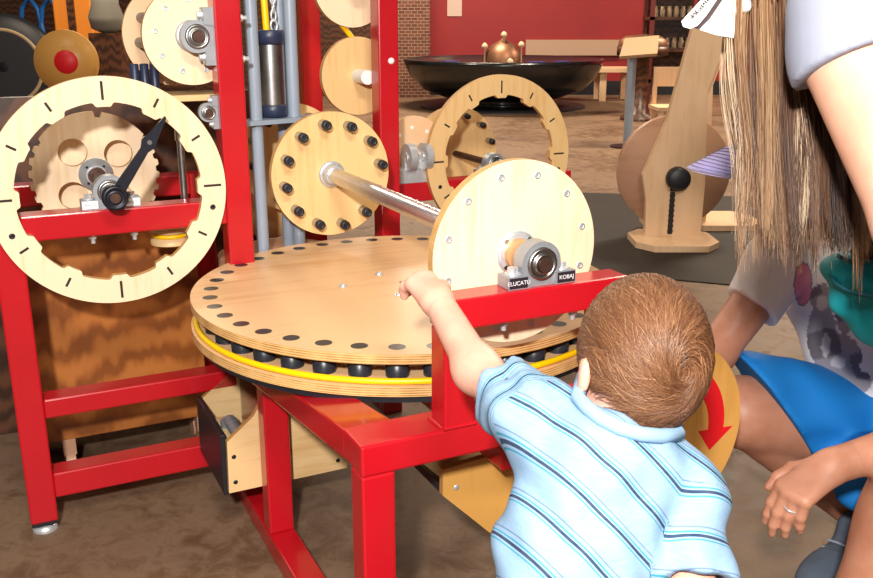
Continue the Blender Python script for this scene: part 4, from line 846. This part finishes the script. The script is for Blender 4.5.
def shoe_(p, f, name='sneaker'):
    B_ = basis(f, (0, 0, 1)); q = lambda x, y, z: p+x*B_[0]+y*B_[1]+z*B_[2]
    V_, Q_ = sdf_mesh([ell(q(0, .06, .05), (.046, .11, .042), B_), cap(q(0, -.05, .05), q(0, -.05, .10), .044, .043), ell(q(0, -.03, .04), (.044, .08, .038), B_)], .0055, .025); o1 = npobj(name, relax(V_, Q_, 1), Q_, denim, kp)
    mb = MB(); o_ = [(.046*math.cos(a)*(1 if math.sin(a) > 0 else .92), .045+.125*math.sin(a)) for a in [2*PI*i/40 for i in range(40)]]
    mb.extrude(o_, [], tuple(q(0, 0, .003)), Vector(B_[0]), Vector(B_[1]), .022, 0, 0); obj('sole', mb, MATS.get('sole_white') or simple('sole_white', 'CFC8BC', .6), o1)
    mb = MB()
    for k in range(5): mb.tube([tuple(q(x, .02+k*.022, .094-.0075*k-.5*abs(x)**1.4)) for x in (-.028, -.014, 0, .014, .028)], .003, 6)
    obj('laces', mb, MATS.get('lace_grey') or simple('lace_grey', '8E97A4', .7), o1)
pR = at(838, 545, 2.0); pR[2] = .0; shoe_(pR+np.array([0, -.03, .0]), (-.75, -.62, 0)); pL = kaL.copy(); pL[2] = 0; shoe_(pL, (-.7, -.7, 0))
# head hair and visor
hsx = np.array([.080, .100, .114]); q0 = RNG.normal(size=(5200, 3)); q0 /= np.linalg.norm(q0, axis=1, keepdims=True); q0 = q0[(q0[:, 2] > -.1+.75*q0[:, 1])]
dn = np.array([0, -.5, -.86]); P_ = [q0]
for j in range(6): q = P_[-1]; dr = dn-(q@dn)[:, None]*q; dr /= np.linalg.norm(dr, axis=1, keepdims=True)+1e-6; q = q+dr*.07+RNG.normal(size=q.shape)*.006; P_.append(q/np.linalg.norm(q, axis=1, keepdims=True))
P_ = np.stack(P_, 1)*1.01; Vst, Qst = strands(KH+(P_*hsx)@KB, np.full(len(q0), .0011)); npobj('hair', Vst, Qst, hair_mat('kneeling_hair', [(0, '3A2618'), (1, '7A563A')]), kp, {'tint': np.repeat(RNG.random(len(q0)), 21)})
def brim(parent, name, p0, dr, r_, upn, w, L, arch, mat_, rows=10, cols=24, th=.003):
    G = np.zeros((cols+1, rows+1, 3))
    for i in range(cols+1):
        t_ = -1+2*i/cols
        for j in range(rows+1):
            s_ = j/rows; G[i, j] = p0+r_*w*t_*(1-.12*s_)+dr*(L*s_*math.sqrt(max(0, 1-(.93*t_)**2))-.25*w*(t_*t_))-upn*arch*t_*t_
    V = np.concatenate([(G+upn*th/2).reshape(-1, 3), (G-upn*th/2).reshape(-1, 3)]); ii = np.arange((cols+1)*(rows+1)).reshape(cols+1, rows+1); n_ = ii.size
    A = np.stack([ii[:-1, :-1], ii[1:, :-1], ii[1:, 1:], ii[:-1, 1:]], -1).reshape(-1, 4); bd = np.concatenate([ii[:, 0], ii[-1, 1:], ii[::-1, -1][1:], ii[0, ::-1][1:]])
    S_ = np.stack([bd[:-1], bd[1:], bd[1:]+n_, bd[:-1]+n_], -1); return npobj(name, V, np.concatenate([A, A[:, ::-1]+n_, S_]), mat_, parent), G
lav = cloth('lavender_cotton', 'B2A9D6', .8); lavd = cloth('lavender_stitching', '7F74B4', .8)
bd_ = nrm(np.array([-.80, -.22, -.50])); br_ = nrm(np.cross(bd_, np.array([-.45, -.25, .85]))); bu_ = np.cross(br_, bd_)
p0_ = at(747, 146, 1.87); tip_ = at(694, 171, 1.83); bd_ = nrm(tip_-p0_); br_ = nrm(np.cross(bd_, np.array([-.45, -.25, .85]))); bu_ = np.cross(br_, bd_)
ob_, G_ = brim(kp, 'visor_brim', p0_, bd_, br_, bu_, .115, float(np.linalg.norm(tip_-p0_)), .045, lav)
mb = MB()
for j in range(2, 10): mb.tube([tuple(G_[i, j]+bu_*.0022) for i in range(1, 24)], .0009, 5)
obj('stitching', mb, lavd, ob_)
mb = MB(); bc = KH+.040*KB[2]; mb.rings([[tuple(bc+z*KB[2]+s_*(.083*math.cos(a)*KB[0]+.103*math.sin(a)*KB[1])) for a in [2*PI*i/48 for i in range(48)]] for z, s_ in ((-.015, 1.0), (-.015, 1.04), (.03, 1.0), (.03, .96))], 0, (False, False)); obj('visor_band', mb, lav, kp)
# ---------------------------------------------------------------- STANDING WOMAN BENDING OVER
wm = thing('bending_adult', 'adult with long streaked hair bending over the toddler in a grey-white t-shirt and white cap', 'person', (.95, 1.15, 0), None, True)
skin_w = skin_mat('fair_skin', 'D9A68C', 'CD967C')
WH = at(784, -52, 1.15); Wf = nrm((-.72, .05, -.68)); WB = basis(Wf, (-.6, .05, .7)); wn = at(862, -62, 1.10)
wsh = at(842, 36, .985); wel = at(926, 226, .92); wwr = wel+np.array([.22, .06, -.12]); wch = at(905, -30, 1.08); whp = np.array([.93, 1.22, .86]); ws2 = wch+np.array([.10, .20, .03]); we2 = ws2+np.array([.12, .12, -.25]); ww2 = we2+np.array([.02, .0, -.22])
body = [ell(WH, (.070, .090, .108), WB), cap(WH-.05*WB[2]-.02*WB[1], wn, .045, .05, k=.03), cap(wn, wch, .05, .1, k=.04), cap(wch, whp, .115, .12), cap(wch, wsh, .045, .046, k=.02), cap(wsh, wel, .0505, .046, k=.02), cap(wel, wwr, .045, .028, k=.02), cap(wch, ws2, .06, .05), cap(ws2, we2, .05, .042), cap(we2, ww2, .042, .028)]+face_prims(WH-.012*WB[2], WB, .106, .01)
for sx, kx in ((-.07, -.02), (.09, .06)):
    hp = whp+np.array([sx, 0, -.04]); kn = np.array([hp[0]+kx+.03, hp[1]-.03, .47]); an = np.array([kn[0]+.02, kn[1]+.08, .08]); body += [cap(hp, kn, .085, .06, k=.03), cap(kn, an, .058, .04, k=.02)]
V1 = sdf_mesh(body, .007, .025); V1 = (relax(*V1, 2), V1[1])
hq = hand_prims(wwr, nrm((.1, .4, -.9)), nrm((1, -.2, 0)), .165, .35, .25, 1, r=.009); V2 = sdf_mesh(hq, .004, .01); hq = hand_prims(ww2, nrm((0, .3, -.95)), nrm((1, .2, 0)), .165, .35, .25, -1, r=.009); V3 = sdf_mesh(hq, .004, .01)
npobj('body', *merge([V1, V2, V3]), skin_w, wm); eyes(wm, WH-.012*WB[2], WB, .106, brown_iris)
whitec = cloth('grey_white_cotton', '9296A6', .85, .05)
hem = at(857, 62, .978); axw = nrm(wel-wsh); s0 = at(844, 8, .99)
ts = [cap(s0, hem+axw*.008, .064, .067, k=.02, flat=1), ell(at(900, -20, 1.02), (.09, .09, .08), k=.03), cap(wch, whp, .135, .145, k=.04, flat=1), cap(wch, ws2, .075, .065), cap(ws2, ws2+(we2-ws2)*.45, .066, .064, flat=1), cap(wn+.35*(wch-wn), wch, .075, .12)]
def wfold(F, G):
    q = G-wsh; return F+(.0022*np.sin(55*(q@axw)+30*q[..., 0])+.003*np.sin(70*q[..., 0]-35*q[..., 2])).astype(np.float32)
Vq, Qq = sdf_mesh(ts, .005, .025, wfold); npobj('tshirt', relax(Vq, Qq, 1), Qq, whitec, wm)
dk = cloth('dark_trousers', '1E222A', .8); so = [cap(whp+np.array([0, 0, .04]), whp+np.array([0, 0, -.06]), .14, .135)]
for sx, kx in ((-.07, -.02), (.09, .06)):
    hp = whp+np.array([sx, 0, -.04]); kn = np.array([hp[0]+kx+.03, hp[1]-.03, .47]); an = np.array([kn[0]+.02, kn[1]+.08, .08]); so += [cap(hp, kn, .098, .072), cap(kn, an, .070, .058, flat=1)]
Vq, Qq = sdf_mesh(so, .008, .025); npobj('trousers', relax(Vq, Qq, 1), Qq, dk, wm)
for sx, kx in ((-.07, -.02), (.09, .06)):
    a_ = np.array([whp[0]+sx+kx+.05, whp[1]+.05, 0]); V_, Q_ = sdf_mesh([ell(a_+np.array([-.03, -.05, .045]), (.05, .11, .045)), cap(a_+np.array([0, 0, .05]), a_+np.array([0, 0, .1]), .05, .048)], .007, .025); npobj('shoe', relax(V_, Q_, 1), Q_, dk, wm)
# long hair in locks
def lock_paths():
    Ps, rad, tn = [], [], []; K = 16; tt_ = np.linspace(0, 1, K); NL = 150
    for c in range(NL):
        s = .09+.91*c/NL if c >= 16 else (c/16)*.15
        s = min(1, max(0, s+RNG.normal()*.015)); front = c < 16 or RNG.random() < .5
        x0 = 742+s*92; x1 = 738+s*128; x2 = 736+s*134; d0 = (1.10+.10*RNG.random()) if front else 1.20+.06*RNG.random(); d1 = d0+RNG.normal()*.015
        yb = (229+RNG.normal()*12 if s > .16 else 205+RNG.random()*52); y0 = -58-14*math.sin(PI*s)
        blond = .62-.34*s+RNG.normal()*.15+(.24 if RNG.random() < .14 or s < .08 else -.04)
        n = int(RNG.integers(36, 66)) if s > .16 else int(RNG.integers(8, 18))
        ph, am, fr = RNG.random()*6.28, RNG.uniform(.5, 3.2), RNG.uniform(4, 8); sprd = RNG.uniform(.35, 1.0)
        for i in range(n):
            o1, o2 = RNG.normal(size=2)*sprd; wob = RNG.normal(size=3); e = yb+RNG.normal()*10
            px_ = x0+(x1-x0)*np.sin(tt_*PI/2)**1.0+(x2-x1)*tt_**2+o1*3.6*(.55+.6*np.sin(PI*tt_))+1.5*am*np.sin(ph+fr*tt_)*(.3+tt_)+3.0*np.sin(1.3*ph+5*tt_+c*.2)*tt_+wob[0]*2.4*tt_**2+.8*np.sin(ph+wob[1]*2+9*tt_)
            if s < .2: px_ = px_-14*np.sin(PI*np.clip(tt_*1.4, 0, 1))*(.2-s)/.2
            py_ = y0+(e-y0)*tt_; dd = d0+(d1-d0)*tt_+o2*.006*(.6+.5*np.sin(PI*tt_))+.004*wob[2]*tt_
            a_ = (px_-436.5)/FOC; b_ = (289-py_)/FOC; Ps.append(np.stack([dd*a_, dd*(cp+b_*sp), CAMH+dd*(-sp+b_*cp)], -1)); rad.append(RNG.uniform(.0004, .00075)); tn.append(np.clip(blond+RNG.normal()*.09, 0, 1))
    return np.array(Ps), np.array(rad), np.array(tn)
Ph, rh, th_ = lock_paths(); V1, Q1 = strands(Ph, rh, 3, .3); tint = np.repeat(th_, Ph.shape[1]*3)
g = lambda x, y, d, r: ell(at(x, y, d), r, k=.03)
um = [ell(at(788, -40, 1.19), (.055, .05, .08)), cap(at(790, -20, 1.215), at(806, 95, 1.235), .034, .045), cap(at(806, 95, 1.235), at(818, 205, 1.235), .045, .046), cap(at(778, 60, 1.22), at(785, 190, 1.23), .02, .022), cap(at(840, 130, 1.235), at(846, 205, 1.235), .03, .025)]
V2, Q2 = sdf_mesh(um, .006, .03); V2 = relax(V2, Q2, 2)
q0 = RNG.normal(size=(4200, 3)); q0 /= np.linalg.norm(q0, axis=1, keepdims=True); q0 = q0[q0[:, 2] > -.2+.8*q0[:, 1]]; P_ = [q0]; dn = WB@np.array([0, 0, -1.0])
for j in range(7): q = P_[-1]; dr = dn-(q@dn)[:, None]*q; dr /= np.linalg.norm(dr, axis=1, keepdims=True)+1e-6; q = q+dr*.09+RNG.normal(size=q.shape)*.005; P_.append(q/np.linalg.norm(q, axis=1, keepdims=True))
V3, Q3 = strands(WH+(np.stack(P_, 1)*np.array([.078, .098, .114]))@WB, np.full(len(q0), .0011)); tint = np.concatenate([tint, np.full(len(V2), .12), np.repeat(RNG.random(len(q0))*.6, 24)])
npobj('long_hair', *merge([(V1, Q1), (V2, Q2), (V3, Q3)]), hair_mat('streaked_hair', [(0, '2A170C'), (.3, '4C2D17'), (.55, '70492A'), (.8, '9E7850'), (1, 'CBB294')], .36), wm, {'tint': tint})
# white cap
capm = cloth('white_cap_cotton', 'F4F3F0', .7, .02); capu = cloth('cap_edge_shade', '6A5A5C', .8)  # the grey is shade painted on the curled brim edge, not a lining
cp_ = thing('white_cap', 'white cap with dark lettering on its brim, worn by the bending adult', 'cap', tuple(WH), None, True)
mb = MB(); mb.lathe(Vector(WH+.03*WB[2]), Vector(WB[2]), [(.100, -.01), (.101, .02), (.094, .06), (.07, .088), (.03, .1), (.001, .102)], 40); obj('crown', mb, capm, cp_)
def plate(pts, nvec, th, mat_, name, par):
    P_ = [Vector(at(*p)) for p in pts]; nv = Vector(nvec).normalized()*th; n_ = len(P_); mb = MB(); mb.add(P_+[p+nv for p in P_], [tuple(range(n_)), tuple(range(n_, 2*n_))[::-1]]+[(i, (i+1) % n_, n_+(i+1) % n_, n_+i) for i in range(n_)]); return obj(name, mb, mat_, par, bevel=.001)
vb = np.array([0, 1, .2])
b1 = plate([(716, -14, 1.08), (683, 22, 1.07), (684, 26, 1.07), (690, 28, 1.072), (697, 25, 1.076), (706, 15, 1.082), (724, -12, 1.09)], vb, .003, capm, 'brim', cp_)
plate([(724, -12, 1.0905), (706, 15, 1.0825), (694, 27, 1.0765), (700, 29, 1.09), (706, 24, 1.094), (726, -6, 1.10)], vb, .003, capu, 'brim_edge', b1)
plate([(726, -6, 1.1005), (706, 22, 1.0945), (700, 29, 1.0905), (716, 34, 1.10), (733, 37, 1.11), (735, 20, 1.112), (738, -10, 1.11)], vb, .003, capm, 'brim_underside', b1)
lp = at(700, 8, 1.0695); ex_ = nrm(at(714, -6, 1.073)-at(691, 18, 1.068)); nz_ = nrm(np.array([0, 0, CAMH])-lp); ey_ = np.cross(nz_, ex_); mb = MB()
for i_, (w_, h_, o_) in enumerate(((.5, .9, 0), (.8, .4, .2), (.6, .9, 0), (.4, .6, -.1), (.9, .35, -.2), (.5, .9, 0), (.7, .5, .15), (.5, .9, 0), (.8, .4, -.2))):
    c_ = lp+ex_*(i_-4)*.0034+ey_*o_*.003; mb.hexa([tuple(c_+ex_*x*w_*.0017+ey_*y*h_*.003+nz_*z) for z in (0, .0006) for x, y in ((-1, -1), (1, -1), (1, 1), (-1, 1))])
obj('brim_mark', mb, holem, b1)
# teal bag
teal = cloth('teal_nylon', '14939F', .55, .12, 12); teald = cloth('dark_teal_piping', '0A5A66', .5)
tb = thing('teal_bag', 'teal zipped cloth bag hanging at the right edge behind the bare arm', 'bag', tuple(at(885, 330, 1.42)), None, True)
def bfold(F, G): return F+(.004*np.sin(90*G[..., 2]+25*G[..., 0])+.003*np.sin(60*G[..., 0]-70*G[..., 2])).astype(np.float32)
Vq, Qq = sdf_mesh([ell(at(884, 288, 1.43), (.085, .055, .062)), ell(at(850, 272, 1.41), (.036, .04, .032)), ell(at(905, 320, 1.43), (.08, .05, .06))], .004, .03, bfold); npobj('bag_body', relax(Vq, Qq, 1), Qq, teal, tb)
mb = MB(); mb.tube([tuple(at(x, y, d)) for x, y, d in ((829, 268, 1.40), (835, 283, 1.385), (850, 292, 1.372), (870, 296, 1.365), (890, 295, 1.365))], .004, 8); mb.tube([tuple(at(x, y, d)) for x, y, d in ((838, 256, 1.39), (850, 261, 1.375), (868, 262, 1.368), (890, 258, 1.368))], .0035, 8); obj('piping', mb, teald, tb)
mb = MB(); mb.tube([tuple(at(x, y, d)) for x, y, d in ((862, 262, 1.41), (872, 225, 1.36), (888, 160, 1.28), (902, 60, 1.2), (905, -20, 1.02+.2))], .02, 10); obj('strap', mb, dk, tb)
# ================================================================ LIGHT
def area(name, loc, tgt, size, power, col, sy=None):
    l = bpy.data.lights.new(name, 'AREA'); l.energy = power; l.color = col; l.size = size
    if sy: l.shape = 'RECTANGLE'; l.size_y = sy
    o = bpy.data.objects.new(name, l); COL.objects.link(o); o.location = loc
    o.rotation_euler = (Vector(tgt)-Vector(loc)).to_track_quat('-Z', 'Y').to_euler(); return o
area('camera_flash', (-.16, -.45, 1.16+.50), (.1, 2.2, .6), .10, 84, (1, .97, .93))
for (x, y, e) in ((-2.5, 4, 35), (2.2, 4.2, 60), (-3, 8, 200), (3, 8, 330), (0, 12.5, 330), (6, 12.5, 330)):
    area('ceiling_and_fill_light', (x, y, 3.9), (x, y, 0), 1.4, e, (1, .84, .64), .5)
area('ceiling_and_fill_light', (.8, -1.6, 3.7), (1.2, 7, .3), 1.4, 140, (1, .9, .76), .5)  # added fill lamp behind the camera to brighten upright faces, no known fixture
w = bpy.data.worlds.new('hall_ambient'); SC.world = w; w.use_nodes = True
bg = w.node_tree.nodes['Background']; bg.inputs['Color'].default_value = (1, .88, .76, 1); bg.inputs['Strength'].default_value = .16
SC.view_settings.view_transform = 'Standard'; SC.view_settings.look = 'None'; SC.view_settings.gamma = 1; SC.view_settings.exposure = 0; SC.view_settings.use_curve_mapping = False
